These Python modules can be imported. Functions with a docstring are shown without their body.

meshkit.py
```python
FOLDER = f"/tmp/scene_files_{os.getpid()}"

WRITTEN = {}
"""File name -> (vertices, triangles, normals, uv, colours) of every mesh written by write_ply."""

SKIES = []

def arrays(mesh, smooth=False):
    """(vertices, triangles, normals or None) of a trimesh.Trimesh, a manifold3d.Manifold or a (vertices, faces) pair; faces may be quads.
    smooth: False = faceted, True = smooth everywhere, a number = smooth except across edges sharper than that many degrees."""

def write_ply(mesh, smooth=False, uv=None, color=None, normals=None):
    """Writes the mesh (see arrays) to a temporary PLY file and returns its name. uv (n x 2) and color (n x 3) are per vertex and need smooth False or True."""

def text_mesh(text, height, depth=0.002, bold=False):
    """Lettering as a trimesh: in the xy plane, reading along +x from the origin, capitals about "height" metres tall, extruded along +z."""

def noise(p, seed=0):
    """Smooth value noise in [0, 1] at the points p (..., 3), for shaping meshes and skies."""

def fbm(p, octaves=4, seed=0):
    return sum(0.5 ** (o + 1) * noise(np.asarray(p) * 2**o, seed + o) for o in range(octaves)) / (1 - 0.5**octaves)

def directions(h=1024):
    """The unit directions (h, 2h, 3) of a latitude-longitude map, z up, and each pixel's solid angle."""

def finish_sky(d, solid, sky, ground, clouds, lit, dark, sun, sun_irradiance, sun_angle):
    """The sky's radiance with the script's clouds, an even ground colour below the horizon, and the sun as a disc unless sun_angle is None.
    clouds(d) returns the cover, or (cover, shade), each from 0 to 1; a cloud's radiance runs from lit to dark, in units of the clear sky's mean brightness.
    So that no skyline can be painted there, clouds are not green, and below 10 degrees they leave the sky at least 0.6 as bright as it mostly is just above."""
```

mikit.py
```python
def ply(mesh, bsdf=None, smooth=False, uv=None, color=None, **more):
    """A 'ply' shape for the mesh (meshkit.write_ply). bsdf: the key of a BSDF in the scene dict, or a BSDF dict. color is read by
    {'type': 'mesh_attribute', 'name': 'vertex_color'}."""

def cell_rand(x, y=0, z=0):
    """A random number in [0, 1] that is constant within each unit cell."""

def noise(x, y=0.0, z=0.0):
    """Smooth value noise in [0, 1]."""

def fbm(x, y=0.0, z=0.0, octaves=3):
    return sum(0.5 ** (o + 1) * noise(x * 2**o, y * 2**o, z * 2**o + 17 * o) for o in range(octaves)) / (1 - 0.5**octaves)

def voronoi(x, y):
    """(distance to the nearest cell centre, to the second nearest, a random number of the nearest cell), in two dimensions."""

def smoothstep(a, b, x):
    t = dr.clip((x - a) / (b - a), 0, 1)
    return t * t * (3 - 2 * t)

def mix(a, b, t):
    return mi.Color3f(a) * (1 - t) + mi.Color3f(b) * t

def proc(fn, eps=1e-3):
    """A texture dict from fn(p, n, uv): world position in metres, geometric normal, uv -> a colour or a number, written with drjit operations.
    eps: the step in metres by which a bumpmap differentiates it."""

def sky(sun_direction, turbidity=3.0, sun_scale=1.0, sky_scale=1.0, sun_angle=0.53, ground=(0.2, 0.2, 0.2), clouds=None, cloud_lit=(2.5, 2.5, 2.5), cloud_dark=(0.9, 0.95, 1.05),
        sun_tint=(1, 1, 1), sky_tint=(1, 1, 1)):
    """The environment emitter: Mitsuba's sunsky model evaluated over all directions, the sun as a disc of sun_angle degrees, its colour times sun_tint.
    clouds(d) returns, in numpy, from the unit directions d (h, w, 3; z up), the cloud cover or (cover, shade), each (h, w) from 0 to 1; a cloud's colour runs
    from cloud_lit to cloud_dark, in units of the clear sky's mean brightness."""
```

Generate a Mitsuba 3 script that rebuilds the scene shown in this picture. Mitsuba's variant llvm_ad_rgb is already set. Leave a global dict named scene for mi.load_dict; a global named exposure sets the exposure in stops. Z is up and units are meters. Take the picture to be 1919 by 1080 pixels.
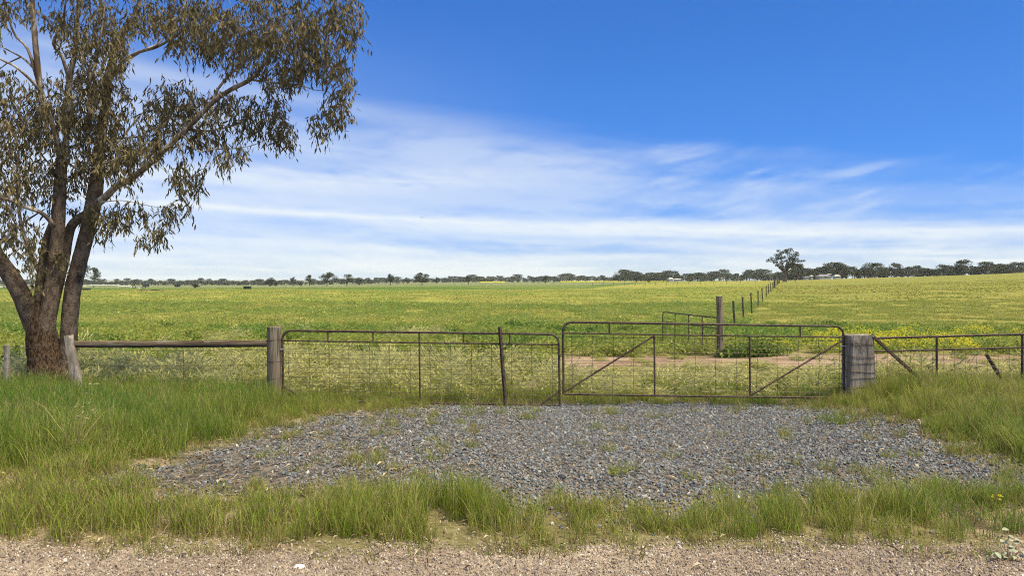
import math
import numpy as np
import drjit as dr
import mitsuba as mi
import mikit, meshkit
from mikit import proc, noise, fbm, voronoi, smoothstep, mix
from meshkit import fbm as nfbm
from shapely.geometry import Polygon
from shapely import contains_xy

T = mi.ScalarTransform4f
F, HZ, EYE = 1370.0, 526.0, 2.0            # focal length in photo pixels, horizon row, eye height

scene, labels = {}, {}
# ---------------------------------------------------------------- camera, sky, exposure
scene['camera'] = {
    'type': 'perspective', 'fov_axis': 'x', 'fov': math.degrees(2 * math.atan(959.5 / F)),
    'near_clip': 0.05, 'far_clip': 6000.0,
    'principal_point_offset_y': (540.0 - HZ) / 1080.0,
    'medium': {'type': 'ref', 'id': 'air'},
    'to_world': T().look_at(origin=[0, 0, EYE], target=[0, 1, EYE], up=[0, 0, 1]),
}

scene['air'] = {'type': 'homogeneous', 'albedo': {'type': 'rgb', 'value': (.86, .93, .99)}, 'sigma_t': 0.00013}


def clouds(d):
    x, y, z = d[..., 0], d[..., 1], d[..., 2]
    el = np.degrees(np.arcsin(np.clip(z, -1, 1)))
    A = np.degrees(np.arctan2(x, y))
    sm = lambda a, b, v: (lambda t: t * t * (3 - 2 * t))(np.clip((v - a) / (b - a), 0, 1))
    g = lambda v, w: np.exp(-(v / w) ** 2)
    q = np.stack([x, y, z], -1)
    fb = lambda u, v, k, o=5: nfbm(np.stack([u, v, 0 * u + k], -1), o, k)
    warp = nfbm(q * 5, 4, 3) - .5
    e = el + .09 * A + 2.4 * warp                          # streaks sink to the right
    n1 = fb(A * .07, e * .8, 11)
    n2 = fb(A * .05 + 7, (el + .035 * A + .8 * warp) * 2.0, 23)
    n3 = fb(A * .14 + el * .3, (el - .24 * A) * 1.1 + 2 * warp, 31)   # feathers that rise to the right
    n4 = fb((A + el) * .9, e * 3.2, 37, 4)
    edge = 12.3 - .13 * A + 1.6 * (n1 - .5)
    gap = sm(4, 14, A + 3 * warp) * g(el - 6.4 + .05 * A, 1.9)
    veil = sm(.5, -3.0, el - edge) * np.clip(.26 + .70 * (n1 - .42) + .34 * (n3 - .45) + .08 * (n4 - .5), 0, .46) * (1 - .45 * gap)
    feather = sm(4, 12, A) * sm(1., -2., el - edge) * sm(.42, .85, n3) * .32
    band = g(el - 7.9 - .015 * A + 1.2 * warp, 1.25) * sm(13, -6, A + 14 * (n1 - .5)) * np.clip(.34 + .9 * (n2 - .4) + .5 * (n4 - .4), 0, 1) * .72
    streak = g(el - 4.95 + .042 * (A + 13) + .5 * warp, .62) * np.clip(.60 + 1.1 * (n2 - .5) + .4 * (n4 - .5), 0, 1) * .8
    low = sm(7.2, .6, el) * np.clip(.46 + 1.7 * (n2 - .5) + .3 * (n4 - .5), .10, .85) + .45 * sm(3.2, 0, el)
    left = sm(8, -30, A) * sm(-95, -50, A) * sm(22, 7, el) * .24
    c = 1 - (1 - veil) * (1 - band) * (1 - streak) * (1 - np.clip(low, 0, .95)) * (1 - left) * (1 - feather)
    # the same thin cloud goes on overhead and behind
    over = sm(23, 42, el) * np.clip(.45 + 1.0 * (nfbm(q * np.array([3., 5., 3.]), 5, 41) - .5), 0, 1)
    return np.clip(np.maximum(c, over), 0, .97)


SUN = (0.42, -0.28, 0.86)
scene['sky'] = mikit.sky(SUN, turbidity=2.5, sun_scale=0.62, sky_scale=0.45, sun_angle=18.0, clouds=clouds,
                         cloud_lit=(3.3, 3.5, 3.55), cloud_dark=(1.2, 1.25, 1.35), ground=(.16, .17, .08),
                         sky_tint=(.33, .73, 1.42), sun_tint=(.95, 1.0, .86))
exposure = 2.85

# ---------------------------------------------------------------- helpers
def P(px, py, Y):
    """photo pixel on the plane at distance Y -> point"""
    return np.array([(px - 959.5) / F * Y, Y, EYE - (py - HZ) / F * Y])


def G(px, py):
    """photo pixel of a point on level ground -> (x, y)"""
    Y = EYE * F / (py - HZ)
    return ((px - 959.5) / F * Y, Y)


def sm(a, b, v):
    t = np.clip((v - a) / (b - a), 0, 1)
    return t * t * (3 - 2 * t)


def f2(x, y, s, o=3, seed=0):
    x = np.asarray(x, float)
    return nfbm(np.stack([x * s, np.asarray(y, float) * s, 0 * x + .5], -1), o, seed)


def H(x, y):
    x, y = np.asarray(x, float), np.asarray(y, float)
    t = np.clip(x / np.maximum(y, 1.0), 0, .95)
    yy = np.minimum(y, 330.0) - 40.0
    rise = .0187 * (t / .69) ** 1.6 * np.where(yy > 20, yy, 20 * np.exp(np.minimum((yy - 20) / 20, 0)))
    rise = rise * sm(20, 60, y) - .0050 * sm(-.04, -.34, x / np.maximum(y, 1.0)) * np.clip(y - 150, 0, 900)
    bank = .17 * sm(3.9, 6.2, x) * sm(8.2, 10.6, y) * (1 - sm(12.2, 15.5, y))
    lump = .09 * (f2(x, y, .45, 3, 5) - .5) * sm(5.2, 6.5, y) + .5 * (f2(x, y, .03, 2, 8) - .5) * sm(25, 80, y)
    mound = .06 * sm(3.2, 1.2, np.abs(y - 9.0)) * sm(6.5, 3.5, np.abs(x - 1.6))
    return rise + bank + lump + mound


def cat(parts):
    """join (v, f, uv) triples"""
    vs, fs, us, o = [], [], [], 0
    for v, f, u in parts:
        vs.append(v); fs.append(f + o); us.append(u); o += len(v)
    return np.vstack(vs), np.vstack(fs), np.vstack(us)


def put(key, mesh, bsdf, smooth=False, uv=None, **more):
    if uv is None and isinstance(mesh, tuple) and len(mesh) == 3:
        mesh, uv = (mesh[0], mesh[1]), mesh[2]
    scene[key] = mikit.ply(mesh, bsdf, smooth, uv=uv, **more)
    return key


def tag(key, label=None, cat=None, group=None, kind=None):
    d = labels.setdefault(key, {})
    for k, v in (('label', label), ('category', cat), ('group', group), ('kind', kind)):
        if v:
            d[k] = v


COUNT = {}


def nk(base):
    """base, base_001, base_002 ..."""
    n = COUNT.get(base, 0)
    COUNT[base] = n + 1
    return base if n == 0 else f'{base}_{n:03d}'


def resample(pts, step):
    pts = np.asarray(pts, float)
    # Catmull-Rom through the points (columns: x y z r)
    p = np.vstack([2 * pts[0] - pts[1], pts, 2 * pts[-1] - pts[-2]])
    out = []
    for i in range(1, len(p) - 2):
        n = max(2, int(np.linalg.norm(p[i + 1, :3] - p[i, :3]) / step))
        t = np.linspace(0, 1, n, endpoint=False)[:, None]
        a, b, c, d = p[i - 1], p[i], p[i + 1], p[i + 2]
        out.append(.5 * ((2 * b) + (c - a) * t + (2 * a - 5 * b + 4 * c - d) * t ** 2 + (3 * b - a - 3 * c + d) * t ** 3))
    out.append(pts[-1:])
    return np.vstack(out)


def tube(pts, r=None, sides=10, caps=True, rough=None):
    """tube along pts (n,3) with radii r; rough(v, axis point) -> radial factor. returns v, f, uv"""
    pts = np.asarray(pts, float)
    r = np.broadcast_to(np.asarray(r, float), (len(pts),))
    t = np.gradient(pts, axis=0)
    t /= np.linalg.norm(t, axis=1, keepdims=True) + 1e-12
    a = np.cross(t[0], [0, 0, 1.] if abs(t[0, 2]) < .9 else [1., 0, 0])
    a /= np.linalg.norm(a)
    A = []
    for k in range(len(pts)):
        a = a - t[k] * (a @ t[k])
        a /= np.linalg.norm(a)
        A.append(a)
    A = np.array(A)
    B = np.cross(t, A)
    ang = np.arange(sides) * 2 * np.pi / sides
    ring = np.cos(ang)[None, :, None] * A[:, None] + np.sin(ang)[None, :, None] * B[:, None]
    rr = r[:, None, None] * np.ones((1, sides, 1))
    v = pts[:, None] + rr * ring
    if rough is not None:
        v = pts[:, None] + rr * rough(v.reshape(-1, 3)).reshape(len(pts), sides, 1) * ring
    n = len(pts)
    i, j = np.meshgrid(np.arange(n - 1), np.arange(sides), indexing='ij')
    q = np.stack([i * sides + j, i * sides + (j + 1) % sides, (i + 1) * sides + (j + 1) % sides, (i + 1) * sides + j], -1).reshape(-1, 4)
    f = np.vstack([q[:, [0, 1, 2]], q[:, [0, 2, 3]]])
    L = np.concatenate([[0], np.cumsum(np.linalg.norm(np.diff(pts, axis=0), axis=1))])
    uv = np.stack(np.broadcast_arrays(ang[None, :], L[:, None]), -1).reshape(-1, 2)
    v = v.reshape(-1, 3)
    if caps:
        c0, c1 = len(v), len(v) + 1
        k = np.arange(sides)
        v = np.vstack([v, pts[:1], pts[-1:]])
        uv = np.vstack([uv, [[0, 0]], [[0, L[-1]]]])
        f = np.vstack([f, np.stack([np.full(sides, c0), (k + 1) % sides, k], 1), np.stack([np.full(sides, c1), (n - 1) * sides + k, (n - 1) * sides + (k + 1) % sides], 1)])
    return v, f, uv


def boxm(c, s, rot=None):
    c, s = np.asarray(c, float), np.asarray(s, float) / 2
    v = np.array([[x, y, z] for x in (-1, 1) for y in (-1, 1) for z in (-1, 1)], float) * s
    if rot is not None:
        v = v @ np.asarray(rot).T
    f = np.array([[0, 1, 3], [0, 3, 2], [4, 6, 7], [4, 7, 5], [0, 4, 5], [0, 5, 1], [2, 3, 7], [2, 7, 6], [0, 2, 6], [0, 6, 4], [1, 5, 7], [1, 7, 3]])
    return v + c, f, np.zeros((8, 2))


# ---------------------------------------------------------------- materials
def palette(p, uv):
    """plant colour: uv.x random of the blade, uv.y its kind"""
    k, r = uv.y, uv.x
    patch = fbm(p.x * .11, p.y * .11, 0, 3) * .6 + fbm(p.x * .5, p.y * .5, 3.0, 2) * .4
    w = smoothstep(.36, .64, patch)
    green = mix((.140, .275, .042), (.265, .335, .054), w)
    dark = mix((.060, .115, .034), (.110, .160, .045), w)
    leafy = mix((.170, .290, .068), (.320, .380, .092), w)
    yellow = mix((.330, .375, .100), (.430, .412, .130), w)
    straw = mi.Color3f(.42, .34, .165)
    seed = mi.Color3f(.60, .57, .27)
    flower = mi.Color3f(.78, .70, .07)
    olive = mi.Color3f(.200, .185, .050)
    c = dr.select(k < .5, green, dr.select(k < 1.5, leafy, dr.select(k < 2.5, yellow, dr.select(k < 3.5, straw, dr.select(k < 4.5, seed, dr.select(k < 5.5, flower, dr.select(k < 6.5, olive, dark)))))))
    return c * (.70 + .60 * r)


scene['plant'] = {'type': 'principledthin', 'base_color': proc(lambda p, n, uv: palette(p, uv)), 'roughness': .55, 'spec_trans': 0.0, 'diff_trans': .9, 'eta': 1.35}
scene['gum_leaf'] = {'type': 'principledthin', 'base_color': proc(lambda p, n, uv: mix((.110, .106, .054), (.250, .192, .110), uv.x) * (.7 + .6 * uv.y)), 'roughness': .35, 'spec_trans': 0.0, 'diff_trans': .35, 'eta': 1.4}
scene['far_leaf'] = {'type': 'twosided', 'bsdf': {'type': 'diffuse', 'reflectance': proc(lambda p, n, uv: mix((.040, .050, .030), (.088, .092, .056), uv.x))}}


def bark_h(p):
    return fbm(p.x * 22, p.y * 22, p.z * 7, 3) * .45 + fbm(p.x * 95, p.y * 95, p.z * 45, 3) * .55


def bark_rough(p, n, uv):
    a = bark_h(p)
    b = noise(p.x * 120, p.y * 120, p.z * 90)
    c = mix((.070, .048, .034), (.225, .168, .126), smoothstep(.34, .64, a))
    return mix(c, (.36, .31, .26), smoothstep(.66, .9, b) * smoothstep(.46, .6, a))


def bark_base(p, n, uv):
    a = fbm(p.x * 64, p.y * 64, p.z * 17, 4)
    b = fbm(p.x * 4 + 3, p.y * 4, p.z * 2.5, 3)
    c = mix((.030, .020, .014), (.125, .083, .056), smoothstep(.30, .70, a))
    return mix(c, (.20, .15, .115), smoothstep(.50, .68, b) * smoothstep(.35, .6, a))


def bark_smooth(p, n, uv):
    a = fbm(p.x * 9, p.y * 9, p.z * 2.2, 4)
    b = fbm(p.x * 30 + 4, p.y * 30, p.z * 9, 3)
    c = mix((.20, .145, .11), (.34, .27, .22), smoothstep(.35, .65, b))
    c = mix(c, (.52, .46, .40), smoothstep(.54, .62, a))
    return mix(c, (.11, .075, .055), smoothstep(.50, .36, a))


scene['bark_rough'] = {'type': 'bumpmap', 'arbitrary': proc(lambda p, n, uv: bark_h(p), .004), 'scale': .022, 'bsdf': {'type': 'diffuse', 'reflectance': proc(bark_rough)}}
scene['bark_base'] = {'type': 'bumpmap', 'arbitrary': proc(lambda p, n, uv: fbm(p.x * 64, p.y * 64, p.z * 17, 4), .004), 'scale': .028, 'bsdf': {'type': 'diffuse', 'reflectance': proc(bark_base)}}
scene['bark_smooth'] = {'type': 'principled', 'base_color': proc(bark_smooth), 'roughness': .7, 'specular': .3}


def wood_h(p):
    return fbm(p.x * 75, p.y * 75, p.z * 3.0, 3) * .6 + fbm(p.x * 220, p.y * 220, p.z * 9, 2) * .4


def wood_col(p, n, uv):
    a = fbm(p.x * 75, p.y * 75, p.z * 3.0, 3)
    b = fbm(p.x * 6, p.y * 6, p.z * 3 + 5, 3)
    c = mix((.095, .078, .060), (.260, .222, .180), smoothstep(.30, .68, a))
    return mix(c, (.20, .15, .11), smoothstep(.5, .7, b) * .6)


def grey_wood_col(p, n, uv):
    w = .35 * fbm(p.x * 5, p.y * 5, p.z * 2.5, 2)
    a = fbm(p.x * 22 + 3 + w * 4, p.y * 22, p.z * 1.6, 4) * .6 + fbm(p.x * 120, p.y * 120, p.z * 5, 2) * .4
    b = fbm(p.x * 7, p.y * 7, p.z * 5 + 8, 3)
    c = mix((.145, .126, .110), (.365, .328, .290), smoothstep(.28, .68, a))
    return mix(c, (.20, .165, .140), smoothstep(.46, .66, b) * .75)


def rail_col(p, n, uv):
    a = fbm(p.x * 2.4, p.y * 70, p.z * 70, 4)
    c = mix((.060, .044, .034), (.185, .145, .112), smoothstep(.32, .68, a))
    return mix(c, (.24, .22, .18), smoothstep(.56, .66, fbm(p.x * 4, p.y * 20, p.z * 20 + 7, 3)) * .5)


scene['post_wood'] = {'type': 'bumpmap', 'arbitrary': proc(lambda p, n, uv: wood_h(p), .003), 'scale': .010, 'bsdf': {'type': 'diffuse', 'reflectance': proc(wood_col)}}
scene['grey_wood'] = {'type': 'bumpmap', 'arbitrary': proc(lambda p, n, uv: wood_h(p), .003), 'scale': .014, 'bsdf': {'type': 'diffuse', 'reflectance': proc(grey_wood_col)}}
scene['rail_wood'] = {'type': 'diffuse', 'reflectance': proc(rail_col)}


def rust_col(p, n, uv):
    a = fbm(p.x * 22, p.y * 22, p.z * 22, 4)
    b = fbm(p.x * 90, p.y * 90, p.z * 90, 2)
    c = mix((.034, .022, .018), (.092, .058, .042), smoothstep(.35, .65, a))
    return mix(c, (.135, .098, .076), smoothstep(.58, .72, b))


scene['rust'] = {'type': 'principled', 'base_color': proc(rust_col), 'roughness': .6, 'specular': .4, 'metallic': .15}
scene['wire_steel'] = {'type': 'principled', 'base_color': {'type': 'rgb', 'value': (.085, .066, .054)}, 'roughness': .55, 'metallic': .3}
scene['galvanised'] = {'type': 'principled', 'base_color': {'type': 'rgb', 'value': (.52, .50, .47)}, 'roughness': .45, 'metallic': .6}


def stone_col(p, n, uv):
    r = uv.x
    c = mix((.060, .068, .080), (.255, .270, .288), r)
    c = dr.select(uv.y < .80, c, dr.select(uv.y < .985, mix((.13, .11, .09), (.27, .235, .20), r), mix((.38, .36, .32), (.58, .55, .50), r)))
    return c * (.8 + .4 * noise(p.x * 160, p.y * 160, p.z * 160))


def pebble_col(p, n, uv):
    r = uv.x
    c = mix((.27, .21, .165), (.54, .45, .375), r)
    c = dr.select(uv.y < .78, c, dr.select(uv.y < .93, mix((.13, .10, .09), (.24, .19, .17), r), mix((.55, .48, .42), (.75, .70, .64), r)))
    return c * (.85 + .3 * noise(p.x * 140, p.y * 140, p.z * 140))


scene['slate'] = {'type': 'principled', 'base_color': proc(stone_col), 'roughness': .6, 'specular': .35}
scene['pebble'] = {'type': 'diffuse', 'reflectance': proc(pebble_col)}
scene['litter'] = {'type': 'twosided', 'bsdf': {'type': 'diffuse', 'reflectance': proc(lambda p, n, uv: mix((.15, .095, .06), (.60, .50, .36), uv.x))}}


def ground_col(p, n, uv):
    f1 = fbm(p.x * .035, p.y * .035, 0, 3)
    f2_ = fbm(p.x * .4, p.y * .4, 2.0, 3)
    f3 = fbm(p.x * 5, p.y * 5, 1.0, 3)
    f4 = fbm(p.x * 40, p.y * 40, 1.0, 2)
    field = mix((.205, .232, .056), (.290, .275, .076), smoothstep(.34, .66, f1 * .55 + f2_ * .45 + .10 * smoothstep(60, 130, p.y))) * (.72 + .56 * f3)
    right = mix((.205, .216, .060), (.255, .238, .072), smoothstep(.36, .64, f1 * .5 + f2_ * .5)) * (.80 + .40 * f3)
    field = dr.select(p.x > 8.7 + .375 * (p.y - 28.7), right, field)
    strip = mix((.105, .160, .042), (.150, .190, .056), smoothstep(.4, .6, f1))
    pale = mix((.170, .200, .095), (.215, .225, .115), smoothstep(.4, .6, f1 * .5 + f2_ * .5))
    edge = 150 + .30 * (p.x + 60) + 26 * (f1 - .5)
    edge = dr.select(p.x < -60, 150 + 26 * (f1 - .5), edge)
    edge = edge + 700 * smoothstep(.10, .34, p.x / dr.maximum(p.y, 1))
    c = mix(field, strip, smoothstep(-4, 6, p.y - edge))
    c = mix(c, pale, smoothstep(90, 130, p.y - edge))
    soil = mix((.135, .105, .070), (.285, .225, .150), smoothstep(.35, .65, f3)) * (.6 + .8 * f4)
    soil = mix(soil, mix((.10, .10, .04), (.24, .21, .09), f4), smoothstep(.46, .60, f2_) * .7)
    return mix(soil, c, smoothstep(16, 26, p.y + 6 * (f3 - .5)))


def dirt_col(p, n, uv):
    a = fbm(p.x * 1.3, p.y * 1.3, 0, 3)
    b = fbm(p.x * 22, p.y * 22, 3.0, 3)
    c = mix((.255, .200, .155), (.370, .300, .238), smoothstep(.3, .7, a))
    return c * (.62 + .76 * b)


def track_col(p, n, uv):
    a = fbm(p.x * .9, p.y * 2.2, 0, 3)
    b = fbm(p.x * 12, p.y * 12, 3.0, 3)
    c = mix((.225, .155, .108), (.325, .240, .175), smoothstep(.3, .7, a))
    return c * (.75 + .5 * b)


def base_col(p, n, uv):
    b = fbm(p.x * 18, p.y * 18, 3.0, 3)
    return mix((.070, .062, .056), (.190, .155, .125), smoothstep(.3, .7, b))


scene['soil'] = {'type': 'diffuse', 'reflectance': proc(ground_col)}
scene['road_dirt'] = {'type': 'bumpmap', 'arbitrary': proc(lambda p, n, uv: fbm(p.x * 30, p.y * 30, 0, 3), .004), 'scale': .03, 'bsdf': {'type': 'diffuse', 'reflectance': proc(dirt_col)}}
scene['track_dirt'] = {'type': 'diffuse', 'reflectance': proc(track_col)}
scene['drive_base'] = {'type': 'diffuse', 'reflectance': proc(base_col)}
for nm, col in (('white_paint', (.78, .78, .76)), ('roof_grey', (.20, .19, .22)), ('tank_green', (.020, .035, .030)), ('dark_void', (.03, .03, .03)), ('canola', (.62, .56, .05)), ('bird_dark', (.05, .05, .06)), ('wall_grey', (.34, .33, .32)), ('wall_pale', (.55, .55, .54)), ('sage', (.30, .325, .215)), ('far_bark', (.12, .095, .08)), ('picket_steel', (.045, .036, .032)), ('black_stone', (.035, .035, .04)), ('pale_stone', (.72, .70, .66))):
    scene[nm] = {'type': 'twosided', 'bsdf': {'type': 'principled', 'base_color': {'type': 'rgb', 'value': col}, 'roughness': .65, 'specular': .3}}

# ---------------------------------------------------------------- ground
def sinh_axis(a, b, fine, k):
    """coordinates from a to b, spacing fine near 0 and growing"""
    out, x = [0.0], 0.0
    while x < b:
        x += fine + k * x
        out.append(x)
    neg, x = [], 0.0
    while x > a:
        x -= fine + k * -x
        neg.append(x)
    return np.array(neg[::-1] + out)


def grid(xs, ys, dz=0.0):
    X, Y = np.meshgrid(xs, ys)
    v = np.stack([X, Y, H(X, Y) + dz], -1).reshape(-1, 3)
    n, m = len(ys), len(xs)
    i, j = np.meshgrid(np.arange(n - 1), np.arange(m - 1), indexing='ij')
    q = np.stack([i * m + j, i * m + j + 1, (i + 1) * m + j + 1, (i + 1) * m + j], -1).reshape(-1, 4)
    return v, np.vstack([q[:, [0, 1, 2]], q[:, [0, 2, 3]]])


def sheet(poly_test, x0, x1, y0, y1, step, dz):
    v, f = grid(np.arange(x0, x1, step), np.arange(y0, y1, step), dz)
    c = v[f].mean(1)
    f = f[poly_test(c[:, 0], c[:, 1])]
    used, inv = np.unique(f, return_inverse=True)
    return v[used], inv.reshape(-1, 3)


ys = sinh_axis(-7, 1750, .16, .028) + 8
put('ground', grid(sinh_axis(-1750, 1750, .2, .03), ys), 'soil', True)
tag('ground', 'open flat paddock ground under the grass, reaching to the tree line', 'ground', kind='structure')

put('dirt_road', sheet(lambda x, y: y < 5.40 + .55 * (f2(x, y, .8, 3, 2) - .5) + .5 * (f2(x, y, 5., 2, 3) - .5), -14, 14, .5, 6.4, .05, .005), 'road_dirt', True)
tag('dirt_road', 'pinkish dirt road along the bottom of the view', 'road', kind='structure')

GRAVEL_PX = [(240, 945), (150, 905), (350, 855), (470, 818), (600, 795), (740, 775), (840, 762), (1050, 757), (1250, 752), (1450, 760), (1560, 778), (1680, 806), (1780, 840), (1880, 885), (1990, 912), (1990, 935), (1750, 935), (1600, 945), (1400, 957), (1200, 965), (1050, 955), (900, 945), (640, 935), (450, 938)]
gravel_poly = Polygon([G(*q) for q in GRAVEL_PX])
wob = lambda x, y: (x + .5 * (f2(x, y, 1.2, 3, 61) - .5), y + .5 * (f2(x, y, 1.2, 3, 62) - .5))
in_gravel = lambda x, y: contains_xy(gravel_poly, *wob(x, y))
gravel_bed = gravel_poly.buffer(-.30)
put('gravel_driveway', sheet(lambda x, y: contains_xy(gravel_bed, x + 1.1 * (f2(x, y, 1.6, 3, 63) - .5), y + 1.1 * (f2(x, y, 1.6, 3, 64) - .5)), -5, 8, 5.5, 13, .06, .005), 'drive_base', True)
tag('gravel_driveway', 'bed of dark grey gravel driveway in front of the two gates', 'driveway', kind='structure')


def in_track(x, y):
    px, py = 959.5 + F * x / y, HZ + EYE * F / y
    c = 681 - .006 * (px - 1060) + 7 * (f2(x, y, .5, 3, 71) - .5)
    w = 13 * sm(990, 1080, px) * (1 - .4 * sm(1250, 1330, px) * sm(1480, 1400, px)) + 10 * (f2(x, y, .6, 3, 72) - .5) - 1
    return np.abs(py - c) < w


put('farm_track', sheet(in_track, -1, 18, 14, 22, .08, .005), 'track_dirt', True)
tag('farm_track', 'bare pinkish earth farm track crossing the paddock behind the gates', 'track', kind='structure')

# ---------------------------------------------------------------- gates and fences near the road
GY = 11.46                                   # the fence line


def pipe(key, pts, r, bsdf='rust', sides=8):
    v, f, uv = tube(pts, r, sides)
    return put(key, (v, f), bsdf, 40)


def bend(pts, corners, rad=.12, n=6):
    """polyline with the given corner indices rounded"""
    pts = [np.asarray(p, float) for p in pts]
    out = []
    for i, p in enumerate(pts):
        if i in corners:
            a, b = pts[i - 1], pts[i + 1]
            ra, rb = p + (a - p) / np.linalg.norm(a - p) * rad, p + (b - p) / np.linalg.norm(b - p) * rad
            for t in np.linspace(0, 1, n):
                out.append((1 - t) ** 2 * ra + 2 * t * (1 - t) * p + t * t * rb)
        else:
            out.append(p)
    return np.array(out)


def gate(name, tl, tr, br, bl, drop, stays_short, stays_long, braces, wires_v, n_h, Y, foot=0.0):
    """four corners in photo pixels; drop: pixels from top rail to mid rail"""
    Q = lambda u, v: P(*((np.array(tl) * (1 - u) + np.array(tr) * u) * (1 - v) + (np.array(bl) * (1 - u) + np.array(br) * u) * v), Y)
    h = (bl[1] - tl[1] + br[1] - tr[1]) / 2
    vm = drop / h
    fr = bend([Q(0, 1 + foot), Q(0, 0), Q(1, 0), Q(1, 1 + foot)], (1, 2), .16)
    pipe(f'{name}__frame', fr, .0185, sides=10)
    pipe(f'{name}__bottom_rail', [Q(0, 1), Q(.5, 1.0) + [0, 0, -.008], Q(1, 1)], .0165)
    pipe(f'{name}__mid_rail', [Q(0, vm), Q(.5, vm) + [0, 0, -.004], Q(1, vm)], .0125)
    for u in stays_short:
        pipe(nk(f'{name}__stay'), [Q(u, 0), Q(u, vm)], .0125)
    for u in stays_long:
        pipe(nk(f'{name}__upright'), [Q(u, vm if name == 'right' else 0), Q(u, 1)], .0135)
    for (u0, v0, u1, v1) in braces:
        pipe(nk(f'{name}__brace'), [Q(u0, v0), Q(u1, v1)], .0135)
    rng = np.random.default_rng(len(name))
    off = np.array([0, .016, 0])
    for u in wires_v:
        pts = [Q(u + .001 * rng.normal(), v) + off + [.004 * rng.normal(), 0, 0] for v in np.linspace(vm, 1, 5)]
        put(nk(f'{name}__wire'), tube(pts, .0032, 4, False)[:2], 'wire_steel')
    for k in range(n_h):
        v = vm + (1 - vm) * (k + .85) / (n_h + .9)
        pts = [Q(u, v) + off + [0, .004, .004 * rng.normal()] for u in np.linspace(0.004, .996, 14)]
        put(nk(f'{name}__wire'), tube(pts, .0030, 4, False)[:2], 'wire_steel')
    return Q


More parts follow.
